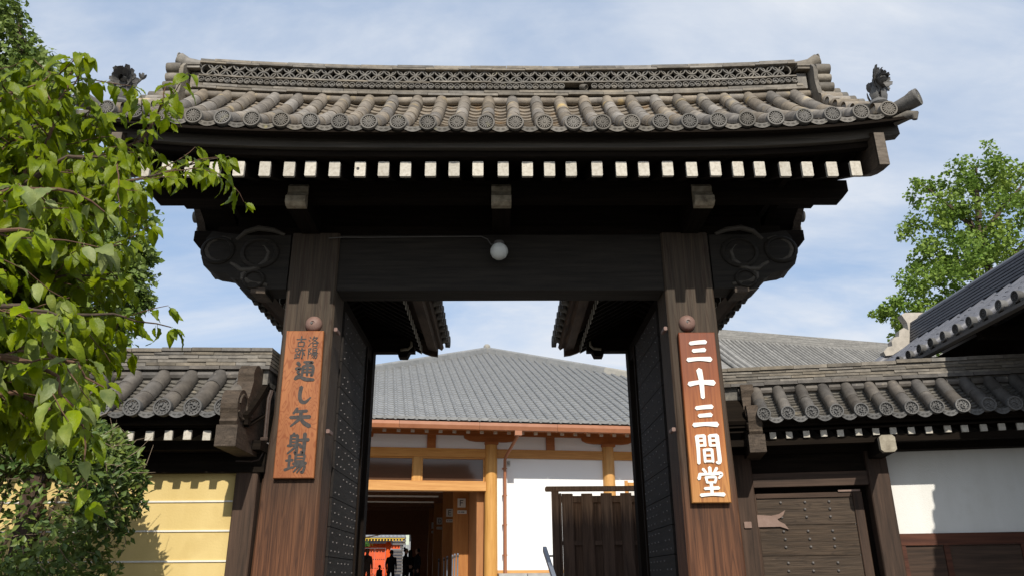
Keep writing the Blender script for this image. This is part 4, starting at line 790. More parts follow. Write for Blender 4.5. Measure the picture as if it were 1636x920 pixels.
MB().hexa([(-.7, .10, 3.04), (A1, .10, 3.04), (A1, .6, 3.25), (-.7, .6, 3.25), (-.7, .10, 3.06), (A1, .10, 3.06), (A1, .6, 3.27), (-.7, .6, 3.27)]).build('soffit', 'dark_wood_x', rroof)
rm_ = MB().hexa([(-.03, .12, 2.968), (.03, .12, 2.968), (.03, .6, 3.15), (-.03, .6, 3.15), (-.03, .12, 3.034), (.03, .12, 3.034), (.03, .6, 3.216), (-.03, .6, 3.216)]).mesh('rafter', 'dark_wood_y')
em_ = MB().box(-.0315, .0315, .116, .14, 2.967, 3.035).mesh('painted_end', 'white_end')
for i in range(26):
    o = put('rafter', rm_, rroof, Matrix.Translation((-.155 + .172 * i + random.uniform(-.006, .006), 0, random.uniform(-.004, .004)))); put('painted_end', em_, o)
for z0, z1, d0, o_ in ((3.60, 3.635, .35, .3), (3.643, 3.668, .385, .8), (3.678, 3.703, .39, .45), (3.713, 3.738, .395, .1), (3.748, 3.772, .40, .6), (3.78, 3.818, .385, .35)):
    course(rroof, RW, -.75, A1, .36, d0, 1.0 - d0, z0, z1, 'tile_dark' if z0 < 3.64 else 'ridge_tile', off=o_)
MB().box(-.75, A1, .41, .59, 3.45, 3.785).build('ridge_core', 'tile_dark_pan', rroof)
gt3 = MB(); gt3.tube([(-.06, 0, 0), (.06, 0, 0)], [.038, .038], 8); gt3 = gt3.mesh('gap_tile', 'tile_dark', True)
for a in rr_: put('gap_tile', gt3, rroof, Matrix.Translation((a + .12, .40, 3.545)))
ra = MB().box(.86, 1.0, .02, .6, 2.775, 2.93).build('support_arm', 'dark_wood_y', wrt)
MB().cbox(.855, 1.005, -.04, .03, 2.77, 2.94, .025).build('painted_end', 'cream_end', ra)
carved_bracket(wrt, lambda x, y, z: (-.335 + x * .85, -.02 + y * .88, 2.812 + z * .93))

# ================================================================== HOUSE ROOF AT THE FAR RIGHT
rb = thing('tiled_house', 'house at the right edge with blue grey tiled roof and dark eaves', 'house')
rbs = Slope((6.05, -.5, 0), (-1, 0, 0), prof_curve(1.1, 4.085, .2, 4.68, .01))
tile_slope(rbs, rb, [-3.0 + .256 * i for i in range(25)], .054, 4, 'blue_tile', 'tile_face_dark', 'blue_tile', 'tomoe', .20, .13, edge_pan=True)
deck(rbs, -3.05, 3.3, -.12, -.06, 'roof_deck', 'dark_wood_v', rb)
rbb = Slope((6.05, -.5, 0), (1, 0, 0), prof_curve(1.8, 3.6, .2, 4.68, .01)); deck(rbb, -3.3, 3.05, -.1, 0, 'rear_slope', 'blue_tile', rb)
RB = lambda a, d, z: (d, a, z)
for i in range(7): MB().box(5.78 + .010 * i, 6.32 - .010 * i, -3.8, 2.5, 4.70 + .042 * i, 4.726 + .042 * i).build('ridge_course', 'blue_tile', rb)
b = MB(); b.tube([(6.05, -3.8, 5.01), (6.05, 2.5, 5.01)], .10, 12); b.box(5.93, 6.17, -3.8, 2.48, 4.65, 5.0); b.build('ridge_cap', 'blue_tile', rb, True)
b = MB(); q = [(5.74, 5.10), (5.80, 5.13), (6.3, 5.13), (6.34, 5.08), (6.34, 4.7), (5.86, 4.66), (5.80, 4.70), (5.80, 4.98)]; b.prism(q, lambda x, z, d: (x, d, z), 2.47, 2.60)
b.build('ridge_end', 'cream_tile', rb)
b = MB(); q = [(5.80, 4.86), (5.73, 4.90), (5.66, 4.86), (5.64, 4.77), (5.57, 4.76), (5.52, 4.70), (5.52, 4.63), (5.45, 4.62), (5.38, 4.55), (5.40, 4.49), (5.50, 4.50), (5.80, 4.68)]; b.prism(q, lambda x, z, d: (x, d, z), 2.46, 2.58); b.build('ridge_end', 'cream_tile', rb)
b = MB(); p0, p1 = rbs.pos(-3.06, 0, .05), rbs.pos(-3.06, 1, .05); b.tube([p0, p1], .07, 10); b.build('verge_roll', 'blue_tile', rb, True)
MB().box(4.885, 4.96, -3.8, 2.5, 3.965, 4.0).build('gutter', 'wire', rb)
MB().box(5.75, 8.0, -3.6, 2.3, 0, 4.3).build('wall', 'dark_wood_v', rb)
for y in (-2.6, -1.4, -.2, 1.0): MB().box(5.05, 5.78, y - .05, y + .05, 3.93, 4.05).build('rafter', 'dark_wood_x', rb)

# ================================================================== HALL BEHIND THE GATE
th = radians(9.15); Hm = Matrix.Translation((-.331, 17.5, 0)) @ Matrix.Rotation(th, 4, 'Z')
hall = thing('timber_hall', 'pale timber hall with white walls and wide grey hipped roof behind the gate', 'hall'); hall.matrix_world = Hm
def column(u, base=1.25):
    b = MB(); b.lathe([(.215, base), (.205, 3.5), (.20, 5.72)], 24, lambda x, y, h, u=u: (u + x, y - .02, h)); c = b.build('column', 'hall_wood_v', hall, True)
    MB().cbox(u - .22, u + .22, -.22, .2, 5.70, 5.80, .02).build('capital', 'hall_wood_deep', c)
    b = MB(); q = [(-.90, 6.0), (-.88, 5.9), (-.72, 5.83), (-.5, 5.80), (.5, 5.80), (.72, 5.83), (.88, 5.9), (.90, 6.0)]; b.prism(q, lambda x, z, d, u=u: (u + x, d, z), -.15, .15); b.build('bracket_arm', 'hall_wood_deep', c)
for u in (0, 3.95, 7.9, -4.7, -8.6, 11.8): column(u)
MB().box(-9, 13, -.13, .2, 6.0, 6.32).build('wall_plate', 'hall_wood_deep', hall)
for u0, u1 in ((-8.4, -4.9), (-4.5, -2.09), (-1.8, -.2), (.2, 1.85), (2.12, 3.75), (4.15, 5.8), (6.1, 7.7), (8.1, 11.6)):
    MB().box(u0, u1, -.02, .14, 5.57, 6.0).build('frieze_panel', 'hall_plaster', hall)
for u in (-1.945, 1.985, 5.95): MB().box(u - .145, u + .135, -.10, .16, 5.571, 5.999).build('strut', 'hall_wood_deep', hall)
for u0, u1 in ((-8.5, -4.85), (-4.55, -.19), (.19, 3.76), (4.14, 7.7), (8.1, 11.6)): MB().cbox(u0, u1, -.09, .18, 5.29, 5.568, .01).build('tie_beam', 'hall_wood_x', hall)
for u0, u1 in ((-8.4, -4.9), (-4.5, -.18)): MB().cbox(u0, u1, -.17, .2, 4.235, 4.52, .012).build('door_lintel', 'hall_wood_x', hall)
for u in (-2.37,): MB().box(u - .13, u + .13, -.06, .14, 4.522, 5.288).build('mullion', 'hall_wood_v', hall)
for u0, u1 in ((-4.45, -2.5), (-2.24, -.21), (-8.3, -4.95)):
    w = MB().box(u0, u1, .03, .05, 4.53, 5.28).build('transom_pane', 'dark_glass', hall)
    b = MB(); b.box(u0, u1, -.03, .08, 5.245, 5.286).box(u0, u1, -.03, .08, 4.525, 4.55).box(u0, u0 + .04, -.03, .08, 4.552, 5.243).box(u1 - .04, u1, -.03, .08, 4.552, 5.243); b.build('pane_frame', 'hall_wood_x', w)
for u0, u1 in ((.2, 3.75), (4.15, 7.7), (8.1, 11.6)): MB().box(u0, u1, 0, .2, 1.86, 5.288).build('white_panel', 'hall_plaster', hall)
MB().cbox(.2, 12, -.08, .2, 1.77, 1.858, .01).build('ground_sill', 'hall_wood_x', hall)
for i in range(13):
    for j in range(2): MB().cbox(.22 + .9 * i, 1.1 + .9 * i, -.3 + .004 * j, .2, 1.1 + .335 * j, 1.43 + .335 * j, .012).build('base_stone', 'stone', hall)
MB().box(-9, .2, -.6, 16.5, .9, 1.15).build('floor', 'stone', hall)
# small window on the white wall
wf = bpy.data.objects.new('window', None); COL.objects.link(wf); wf.parent = hall
b = MB(); b.box(4.48, 4.58, -.07, .02, 3.2, 4.62).box(5.9, 6.0, -.07, .02, 3.2, 4.62).box(4.582, 5.898, -.10, .02, 4.46, 4.56); b.build('window_frame', 'hall_wood_x', wf)
MB().box(4.6, 5.9, -.03, -.01, 3.2, 4.42).build('pane', 'far_grey', wf); MB().box(5.05, 5.1, -.05, -.02, 3.2, 4.42).build('mullion', 'grey_metal', wf); MB().box(4.6, 5.9, -.045, -.025, 3.9, 4.34).build('blind', 'board_white', wf)
pq = MB().cbox(.50, .64, -.03, -.005, 5.03, 5.22, .01).build('wall_plaque', 'board_white', hall)
glyph('plaque_mark', 'you', 'grey_stroke', pq, .57, 5.125, .09, .13, -.03, .002)
# rafters, soffit, gutter, downpipe
rm_ = MB().hexa([(-.055, -1.25, 5.86), (.055, -1.25, 5.86), (.055, .1, 6.40), (-.055, .1, 6.40), (-.055, -1.25, 5.98), (.055, -1.25, 5.98), (.055, .1, 6.52), (-.055, .1, 6.52)]).mesh('rafter', 'hall_wood_deep')
em_ = MB().box(-.057, .057, -1.256, -1.22, 5.858, 5.982).mesh('painted_end', 'white_end')
for i in range(50):
    o = put('rafter', rm_, hall, Matrix.Translation((-9.5 + .43 * i, 0, 0))); put('painted_end', em_, o)
MB().hexa([(-10, -1.55, 5.93), (14.5, -1.55, 5.93), (14.5, .2, 6.5), (-10, .2, 6.5), (-10, -1.55, 5.95), (14.5, -1.55, 5.95), (14.5, .2, 6.54), (-10, .2, 6.54)]).build('soffit', 'hall_wood_x', hall)
MB().box(-10.4, 14.7, -1.56, -1.5, 5.90, 6.12).build('eave_board', 'hall_wood_deep', hall)
x = -10.4; gi = 0
while x < 14.7:
    MB().prism([(-1.70, 5.905), (-1.585, 5.905), (-1.585, 6.10), (-1.72, 6.12), (-1.735, 6.02)], lambda p, q, d, x=x: (x + d, p, q), .004, 2.446).build('gutter', 'copper', hall); x += 2.45
b = MB(); b.box(.50, .72, -1.70, -1.52, 5.76, 5.90); b.build('gutter_box', 'copper', hall)
b = MB(); b.tube([(.61, -1.6, 5.80), (.60, -1.5, 5.72), (.45, -.35, 5.33), (.43, -.2, 5.2), (.43, -.2, 1.3)], .05, 10); b.build('downpipe', 'copper', hall, True)
for z in (4.95, 4.1, 3.2, 2.3): MB().box(.36, .50, -.2, .0, z - .015, z + .015).build('pipe_clip', 'copper', hall)
# hipped roof: individual wave tiles on the visible part
hr = bpy.data.objects.new('roof', None); COL.objects.link(hr); hr.parent = hall
AP = Vector((1.28, 10, 11.72)); EZ, EV = 6.17, -1.72; SLP = (AP.z - EZ) / (AP.y - EV); EL, ER = -10.6, 15.6
cut = lambda v: (lerp(EL, AP.x, (v - EV) / (AP.y - EV)), lerp(ER, AP.x, (v - EV) / (AP.y - EV)))
b = MB(); b.add([(EL, EV, EZ - .1), (ER, EV, EZ - .1), (AP.x, AP.y, AP.z - .06), (EL, 22, EZ - .1), (ER, 22, EZ - .1)], [(0, 1, 2), (0, 2, 3), (1, 4, 2), (3, 2, 4)]); b.build('roof_deck', 'hall_tile', hr)
tl = .30; su = Vector((0, 1, SLP)).normalized(); nn = Vector((0, -SLP, 1)).normalized(); W_ = .32
b = MB(); vs = []; prof_w = [(0, .03), (.035, .07), (.08, .062), (.13, .018), (.19, .0), (.26, -.006), (.318, -.008)]; kq = len(prof_w)
for (t, dh) in ((-.012, .026), (tl + .02, .0), (-.012, -.004)):
    for (x, h) in prof_w: vs.append((x, t, h + dh))
vs += [(-.008, -.012, .058), (-.008, tl + .02, .034), (-.008, -.012, .02), (-.008, tl + .02, .0), (.0, -.012, .058), (.0, tl + .02, .04)]
b.add(vs, [(3 * kq, 3 * kq + 4, 3 * kq + 5, 3 * kq + 1), (3 * kq + 2, 3 * kq, 3 * kq + 1, 3 * kq + 3), (j, j + 1, kq + j + 1, kq + j) if False else (0, 1, kq + 1, kq)] + [(j, j + 1, kq + j + 1, kq + j) for j in range(1, kq - 1)] + [(2 * kq + j, 2 * kq + j + 1, j + 1, j) for j in range(kq - 1)])
tm = b.mesh('roof_tile', 'hall_tile', False); tmv = [v.co.copy() for v in tm.vertices]; tmf = [tuple(p.vertices) for p in tm.polygons]
rest = MB(); cnt = 0; Lr = (AP - Vector((AP.x, EV, EZ))).length; nrow = int(Lr / tl)
for r in range(nrow):
    v = EV + su.y * tl * r; z = EZ + su.z * tl * r; a, c = cut(v - .1)
    i0, i1 = math.ceil((a - AP.x) / W_), math.floor((c - AP.x) / W_)
    for i in range(i0, i1):
        mt = basis(Vector((1, 0, 0)), su, nn, Vector((AP.x + i * W_, v, z)))
        if cnt < 300 and -4.6 < AP.x + i * W_ < 4.9: put('roof_tile', tm, hr, mt @ Matrix.Translation((0, 0, random.uniform(-.003, .003)))); cnt += 1
        else:
            dj = random.uniform(-.003, .003); rest.add([mt @ (p + Vector((0, 0, dj))) for p in tmv], tmf)
o = rest.build('upper_tiles', 'hall_tile', hr); o['kind'] = 'stuff'
b = MB(); f = lambda x, y, h: (x, -h, y); b.lathe([(.062, -.05), (.064, .02), (.05, .024), (.048, .012), (.02, .012), (.016, .02), (.001, .021)], 12, f); em = b.mesh('eave_disc', 'hall_ridge', True)
b = MB(); b.prism([(.02, .03), (.02, -.02), (.10, -.05), (.18, -.06), (.26, -.05), (.31, -.02), (.31, .03)][::-1], lambda x, z, d: (x, d, z), -.04, -.015); ed = b.mesh('eave_tile', 'hall_ridge', False)
for i in range(int((EL - AP.x) / W_) + 1, int((ER - AP.x) / W_)):
    put('eave_disc', em, hr, Matrix.Translation((AP.x + i * W_ + .03, EV - .02, EZ + .035))); put('eave_tile', ed, hr, Matrix.Translation((AP.x + i * W_, EV, EZ + .05)))
for end, nm in ((Vector((EL, EV, EZ)), 'L'), (Vector((ER, EV, EZ)), 'R')):
    d = (AP - end); n = 34; X = d.normalized(); Y = Vector((-X.y, X.x, 0)).normalized(); Zh = X.cross(Y)
    bm_ = MB().box(0, d.length / n - .006, -.17, .17, -.22, .17); hm = bm_.mesh('hip_tile', 'hall_ridge'); b2 = MB(); b2.tube([(0, 0, .17), (d.length / n - .004, 0, .175)], [.10, .095], 10); hc = b2.mesh('hip_cap', 'hall_ridge', True); hcp = hc.copy(); hcp.materials[0] = M['pale_ridge']; hmp = hm.copy(); hmp.materials[0] = M['pale_ridge']
    for i in range(n):
        mt = basis(X, Y, Zh, end + d * (i / n)); pale = nm == 'R' and i < n * .66
        put('hip_tile', hmp if pale else hm, hr, mt); put('hip_cap', hcp if pale else hc, hr, mt)
b = MB(); b.lathe([(.22, -.1), (.24, .08), (.19, .14), (.14, .17), (.17, .24), (.155, .33), (.09, .40), (.001, .415)], 16, lambda x, y, h: (AP.x + x, AP.y + y, AP.z + h)); b.build('finial', 'pale_ridge', hr, True)
# interior of the passage
MB().box(-9, -.2, .25, 16.4, 5.3, 5.36).build('ceiling', 'ceiling_wood', hall)
for v in (2.4, 4.5, 6.6, 8.7, 10.8, 12.9, 15):
    MB().box(-9, -.3, v - .12, v + .12, 4.85, 5.29).build('ceiling_beam', 'ceiling_wood', hall)
for v in (1.6, 3.4, 5.6): MB().box(-4.6, -1.4, v - .02, v + .02, 4.37, 4.42).build('track_rail', 'board_white', hall)
MB().box(-.42, .19, .25, 16.2, 1.15, 5.3).build('side_panel', 'panel_wood', hall)
MB().box(-9.0, -8.8, .25, 16.2, 1.15, 5.3).build('side_panel', 'panel_wood', hall)
MB().box(-9, -.45, 16.2, 16.4, 3.75, 5.3).build('end_lintel', 'ceiling_wood', hall); MB().box(-1.70, -.45, 16.2, 16.4, 1.15, 3.75).build('end_wall', 'ceiling_wood', hall); MB().box(-9, -6.5, 16.2, 16.4, 1.15, 3.75).build('end_wall', 'ceiling_wood', hall)
G['F'] = [[(22, 0, 15), (22, 100, 15)], [(22, 93, 14), (84, 93, 14)], [(22, 52, 14), (74, 52, 14)]]
G['E'] = [[(22, 0, 15), (22, 100, 15)], [(22, 93, 14), (84, 93, 14)], [(22, 51, 14), (78, 51, 14)], [(22, 7, 14), (86, 7, 14)]]
G['D'] = [[(20, 0, 15), (20, 100, 15)], [(20, 93, 14), (52, 93, 14), (80, 72, 14), (82, 50, 14), (80, 28, 14), (52, 7, 14), (20, 7, 14)]]
G['C'] = [[(86, 76, 14), (70, 92, 14), (45, 94, 14), (22, 75, 14), (18, 50, 14), (22, 25, 14), (45, 6, 14), (70, 8, 14), (86, 24, 14)]]
G['B'] = [[(20, 0, 15), (20, 100, 15)], [(20, 93, 14), (60, 93, 14), (76, 74, 14), (60, 53, 14), (20, 53, 14)], [(60, 53, 14), (82, 30, 14), (62, 7, 14), (20, 7, 14)]]
for v, ch in ((2.3, 'F'), (6.5, 'E'), (11.1, 'D'), (14.2, 'C')):
    MB().box(-.95, -.43, v + .03, v + .28, 1.15, 4.9).build('pilaster', 'panel_wood', hall)
    sbd = thing('letter_board', f'small white board with black letter {ch} high on the passage wall', 'sign', (0, 0, 0), 'lettered boards along the passage'); sbd.matrix_world = Hm
    MB().cbox(-.82, -.54, v, v + .018, 3.93, 4.23, .008).build('board', 'board_white', sbd)
    MB().cbox(-.82, -.50, v, v + .018, 3.72, 3.83, .005).build('board', 'board_white', sbd)
    glyph('letter', ch, 'sign_ink', sbd, -.68, 4.08, .17, .20, v - .001, .002, 1.0, square=True)
    for dx_, wd in ((-.08, .05), (-.01, .04), (.06, .08)): MB().box(-.68 + dx_ - wd / 2, -.68 + dx_ + wd / 2, v - .003, v - .0005, 3.76, 3.79).build('small_print', 'sign_ink', sbd)
for i, v in enumerate((.1, .5, 1.7, 3.0, 4.8, 6.5)):
    t = thing('queue_post', ('slim metal queue post nearest the passage mouth', 'second slim metal queue post from the passage mouth', 'third slim metal queue post from the passage mouth', 'fourth slim metal queue post, counted from the passage mouth', 'fifth slim metal queue post, counted from the passage mouth', 'slim metal queue post farthest inside the passage')[i], 'post', (0, 0, 0), 'queue posts in the passage'); t.matrix_world = Hm @ Matrix.Translation((-1.02 - .05 * (i % 2), v, 1.15))
    b = MB(); b.lathe([(.15, 0), (.15, .02), (.03, .04), (.022, .06), (.022, 1.15), (.03, 1.16), (.03, 1.2), (.01, 1.22)], 12); b.build('pole', 'grey_metal', t, True)
    MB().box(-.035, .035, -.035, .035, 1.10, 1.16).build('belt_head', 'sign_ink', t)

# ================================================================== THINGS BEYOND THE PASSAGE
vg = thing('vermilion_gate', 'bright vermilion gate with white rafter ends seen through the passage', 'gate'); vg.matrix_world = Hm @ Matrix.Translation((0, 30, 0))
for u in (-4.3, -2.52, -6.2): MB().vbox(u - .16, u + .16, -.1, .25, 1.1, 4.0, .03).build('post', 'vermilion', vg)
MB().box(-6.3, -2.3, -.06, .2, 3.62, 3.9).build('lintel', 'vermilion', vg)
for u0, u1 in ((-4.12, -3.40), (-3.39, -2.70), (-6.0, -4.5)):
    d = MB().box(u0, u1, .05, .12, 1.15, 3.6).build('door_panel', 'vermilion', vg); b = MB()
    for z in (1.8, 2.35, 2.9, 3.4):
        for k in range(5): b.lathe([(.035, 0), (.03, .02), (.001, .035)], 6, lambda x, y, h, z=z, k=k, u0=u0, u1=u1: (lerp(u0, u1, (k + .5) / 5) + x, .05 - h, z + y))
    b.build('studs', 'sign_ink', d)
for i in range(24): MB().box(-6.3 + .2 * i, -6.22 + .2 * i, -.9, .1, 4.05, 4.15).build('rafter', 'gold_paint', vg)
MB().box(-6.5, -1.5, -.95, -.86, 4.17, 4.24).build('eave_board', 'gold_paint', vg)
b = MB(); b.hexa([(-6.6, -1.0, 4.24), (-1.45, -1.0, 4.24), (-1.6, .6, 4.8), (-6.6, .6, 4.8), (-6.6, -1.0, 4.3), (-1.45, -1.0, 4.3), (-1.6, .6, 4.9), (-6.6, .6, 4.9)]); b.build('roof', 'far_grey', vg)
for i in range(20): b = MB(); b.tube([(-6.4 + .26 * i, -1.0, 4.32), (-6.4 + .26 * i, .6, 4.92)], .05, 6); b.build('tile_row', 'far_grey', vg, True)
MB().box(-2.3, -1.75, -.3, -.2, 3.55, 3.8).build('side_board', 'vermilion', vg)
fh = thing('grey_house', 'grey tiled house with stepped roofs behind the vermilion gate', 'house'); fh.matrix_world = Hm @ Matrix.Translation((0, 36, 0))
MB().box(-6, -1.4, 0, 3, 1.1, 4.6).build('wall', 'far_grey', fh)
b = MB(); b.hexa([(-7, -.8, 4.5), (-1.3, -.8, 4.5), (-1.3, 3, 6.4), (-7, 3, 6.4), (-7, -.8, 4.6), (-1.3, -.8, 4.6), (-1.3, 3, 6.5), (-7, 3, 6.5)]); b.build('roof', 'far_grey', fh)
for i in range(22): b = MB(); b.tube([(-6.9 + .26 * i, -.82, 4.6), (-6.9 + .26 * i, 3, 6.5)], .05, 6); b.build('tile_row', 'far_grey', fh, True)
for i in range(12): MB().box(-2.1, -1.15, -1.4, -1.3, 2.0 + .22 * i, 2.14 + .22 * i).build('louvre', 'stud_iron', fh)
for i in range(7): MB().box(-1.35 + .14 * i, -1.24 + .14 * i, -1.75, -1.65, 2.9, 4.0).build('railing_panel', 'far_grey', fh)
bb = thing('balcony_building', 'pale building with green column and railing at the passage end', 'building'); bb.matrix_world = Hm @ Matrix.Translation((0, 38, 0))
MB().box(-1.3, 1.5, .5, 3, 1.1, 8).build('wall', 'far_grey', bb); MB().box(-1.05, -.78, -.2, .2, 1.1, 8).build('column', 'far_pale', bb); MB().box(-1.4, .6, -.3, .3, 5.0, 5.2).build('floor_edge', 'far_pale', bb); MB().box(-1.4, -1.08, -.1, 0, 4.3, 4.95).build('window', 'dark_glass', bb)

# ---- people (silhouettes in the passage)
def person(u, v, h, label, hair='short', turn=0, pose=0, top='cloth_black', bag=False, z0=1.15):
    t = thing('person', label, 'person'); t.matrix_world = Hm @ Matrix.Translation((u, v, z0)) @ Matrix.Rotation(turn, 4, 'Z') @ Matrix.Scale(h / 1.7, 4)
    sw = .06 if pose else .0
    V = [(0, 0, .92), (0, .0, 1.12), (0, .01, 1.34), (0, .0, 1.45), (0, -.01, 1.53), (0, -.02, 1.63),          # 0-5 spine, neck, head
         (.10, 0, .88), (.11, -.01 - sw, .48), (.115, .02 - sw, .08), (.12, -.13 - sw, .03), (-.10, 0, .88), (-.11, -.01 + sw, .48), (-.115, .03 + sw, .08), (-.12, -.12 + sw, .03),
         (.17, .01, 1.38), (.23, .03, 1.12), (.22 if not pose else .12, -.06 if not pose else -.22, .90 if not pose else 1.06), (-.17, .01, 1.38), (-.235, .03, 1.12), (-.22 if not pose else -.1, -.05 if not pose else -.23, .90 if not pose else 1.05)]
    Ed = [(0, 1), (1, 2), (2, 3), (3, 4), (4, 5), (0, 6), (6, 7), (7, 8), (8, 9), (0, 10), (10, 11), (11, 12), (12, 13), (2, 14), (14, 15), (15, 16), (2, 17), (17, 18), (18, 19)]
    Rd = [(.165, .115), (.16, .115), (.175, .12), (.08, .07), (.05, .05), (.085, .10), (.085, .09), (.062, .065), (.045, .05), (.04, .03), (.085, .09), (.062, .065), (.045, .05), (.04, .03), (.06, .065), (.045, .045), (.035, .035), (.06, .065), (.045, .045), (.035, .035)]
    me = bpy.data.meshes.new('body'); me.from_pydata(V, Ed, []); me.materials.append(M[top]); o = put('body', me, t)
    md = o.modifiers.new('Skin', 'SKIN'); sd = me.skin_vertices[0].data
    for i, r in enumerate(Rd): sd[i].radius = r; sd[i].use_root = (i == 0)
    o.modifiers.new('Sub', 'SUBSURF').render_levels = 2; o.modifiers['Sub'].levels = 1
    b = MB(); b.lathe([(.001, -.125), (.045, -.115), (.072, -.06), (.083, .0), (.08, .05), (.055, .1), (.001, .118)], 14, lambda x, y, hh: (x * .92, y * 1.1 - .02, 1.615 + hh)); b.lathe([(.016, 0), (.012, .02), (.001, .03)], 6, lambda x, y, hh: (x, -.10 - hh, 1.60 + y)); b.build('head', 'skin', t, True)
    b = MB(); L_ = {'short': -.01, 'long': -.18, 'bun': .0}[hair]
    b.lathe([(.06, L_ - .02), (.092, L_), (.094, .03), (.085, .075), (.055, .12), (.001, .135)], 14, lambda x, y, hh: (x * .98, y * 1.06 + .012, 1.615 + hh))
    if hair == 'bun': b.lathe([(.001, -.05), (.045, -.02), (.05, .01), (.03, .045), (.001, .055)], 10, lambda x, y, hh: (x, y + .07, 1.74 + hh))
    b.build('hair', 'hair', t, True)
    for s in (-1, 1):
        b = MB(); hx, hy, hz = V[16 if s > 0 else 19]
        b.lathe([(.02, .01), (.035, -.03), (.036, -.07), (.02, -.09)], 8, lambda x, y, hh: (hx + x * .5, hy + y, hz + hh))
        for k in range(4): b.tube([(hx, hy - .027 + .018 * k, hz - .08), (hx - s * .005, hy - .03 + .018 * k, hz - .12), (hx - s * .018, hy - .032 + .018 * k, hz - .15 + abs(k - 1.5) * .008)], [.009, .008, .006], 5)
        b.tube([(hx, hy - .03, hz - .03), (hx - s * .01, hy - .055, hz - .06), (hx - s * .012, hy - .06, hz - .09)], [.011, .01, .007], 5); b.build('hand', 'skin', t, True)
    if bag:
        bg = thing('shoulder_bag', 'dark shoulder bag hanging from the leftmost visitor in the passage', 'bag'); bg.matrix_world = t.matrix_world.copy()
        b = MB(); b.vbox(-.36, -.25, -.12, .14, .72, 1.0, .03); b.build('pouch', 'cloth_brown', bg); b = MB(); b.tube([(-.28, .02, 1.0), (-.22, .06, 1.3), (-.12, .03, 1.46), (-.02, -.12, 1.4), (-.2, -.1, 1.1), (-.28, -.02, 1.0)], .012, 5); b.build('strap', 'cloth_black', bg, True)
    return t
person(-3.82, 10, 1.68, 'person in dark clothes with shoulder bag, before the vermilion door, leftmost in the passage', 'short', .3, 0, bag=True, top='cloth_brown')
person(-2.80, 10, 1.62, 'stout person in black standing beside the vermilion gate post', 'short', 2.8, 0)
person(-2.22, 9.4, 1.66, 'person in black with a hair bun and hands together in the passage', 'bun', 1.2, 1)
person(-1.98, 10.6, 1.64, 'long-haired person in black half hidden behind the one with the bun', 'long', 3.6, 0)
person(-1.72, 9.6, 1.66, 'person in black at the right end of the visitor group', 'short', -1.2, 0)
person(-3.3, 8.2, 1.0, 'small child low in front of the vermilion door', 'short', 2.4, 0)

# ---- fence and handrail just inside the gate
fn = thing('plank_fence', 'dark plank fence with a top rail just inside the gate', 'fence')
for i in range(7):
    x = .904 + .294 * i
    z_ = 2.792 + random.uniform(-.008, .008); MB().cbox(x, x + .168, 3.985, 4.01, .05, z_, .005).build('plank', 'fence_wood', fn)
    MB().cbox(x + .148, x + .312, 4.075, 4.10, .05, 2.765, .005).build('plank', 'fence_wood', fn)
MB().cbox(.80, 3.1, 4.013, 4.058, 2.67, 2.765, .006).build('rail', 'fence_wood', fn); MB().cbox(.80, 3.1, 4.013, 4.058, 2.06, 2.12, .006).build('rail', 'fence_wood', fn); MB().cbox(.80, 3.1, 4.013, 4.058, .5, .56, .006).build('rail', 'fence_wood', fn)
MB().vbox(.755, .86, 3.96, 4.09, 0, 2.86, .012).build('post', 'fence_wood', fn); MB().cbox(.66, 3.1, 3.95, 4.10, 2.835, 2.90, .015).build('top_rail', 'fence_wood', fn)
MB().vbox(.865, .90, 3.97, 4.09, 0, 2.80, .01).build('post', 'fence_wood', fn)
hd = thing('handrail', 'grey sloping handrail in front of the plank fence', 'handrail')
b = MB(); b.hexa([(.70, 3.1, 1.50), (.755, 3.1, 1.50), (.67, 4.2, 1.98), (.615, 4.2, 1.98), (.70, 3.08, 1.56), (.755, 3.08, 1.56), (.67, 4.18, 2.05), (.615, 4.18, 2.05)]); b.build('rail', 'grey_metal', hd)
MB().box(.71, .745, 3.3, 3.34, 0, 1.58).build('support', 'grey_metal', hd); MB().box(.655, .77, 4.0, 4.03, 1.90, 1.925).build('bracket', 'fence_wood', hd)

# ---- old temple hall far behind on the right
al = atan2(.254, .967); Om = Matrix.Translation((13.83, 37.0, 0)) @ Matrix.Rotation(al, 4, 'Z')
old = thing('old_temple_hall', 'long old temple hall with weathered grey roof rows far behind the right wall', 'temple hall'); old.matrix_world = Om
osl = Slope((0, 0, 0), (0, -1, 0), prof_curve(8.5, 9.4, .4, 15.0, .25))
om = MB(); 
for i in range(120):
    a = -1.2 + .31 * i
    b = MB(); b.tube([osl.pos(a, t / 10, .02) for t in range(11)], .085, 8); b.build('tile_row', 'old_tile', old, True)
deck(osl, -6, 42, -.2, -.01, 'roof_deck', 'old_tile', old, 30)
for i in range(10):
    course(old, RW, -3 + 0 * i, 42, 1.9, -.42 + .012 * i, .5, 14.95 + .075 * i, 15.018 + .075 * i, 'old_tile', off=random.random())
for a_ in (-1.45, -1.9, -2.35): b = MB(); b.tube([osl.pos(a_, t / 10, .12) for t in range(11)], [.17 if a_ == -1.45 else .12] * 11, 8); b.build('descending_ridge', 'old_tile', old, True)
MB().box(-6, 42, -7.0, 8, 1.1, 9.6).build('wall', 'hall_plaster', old)

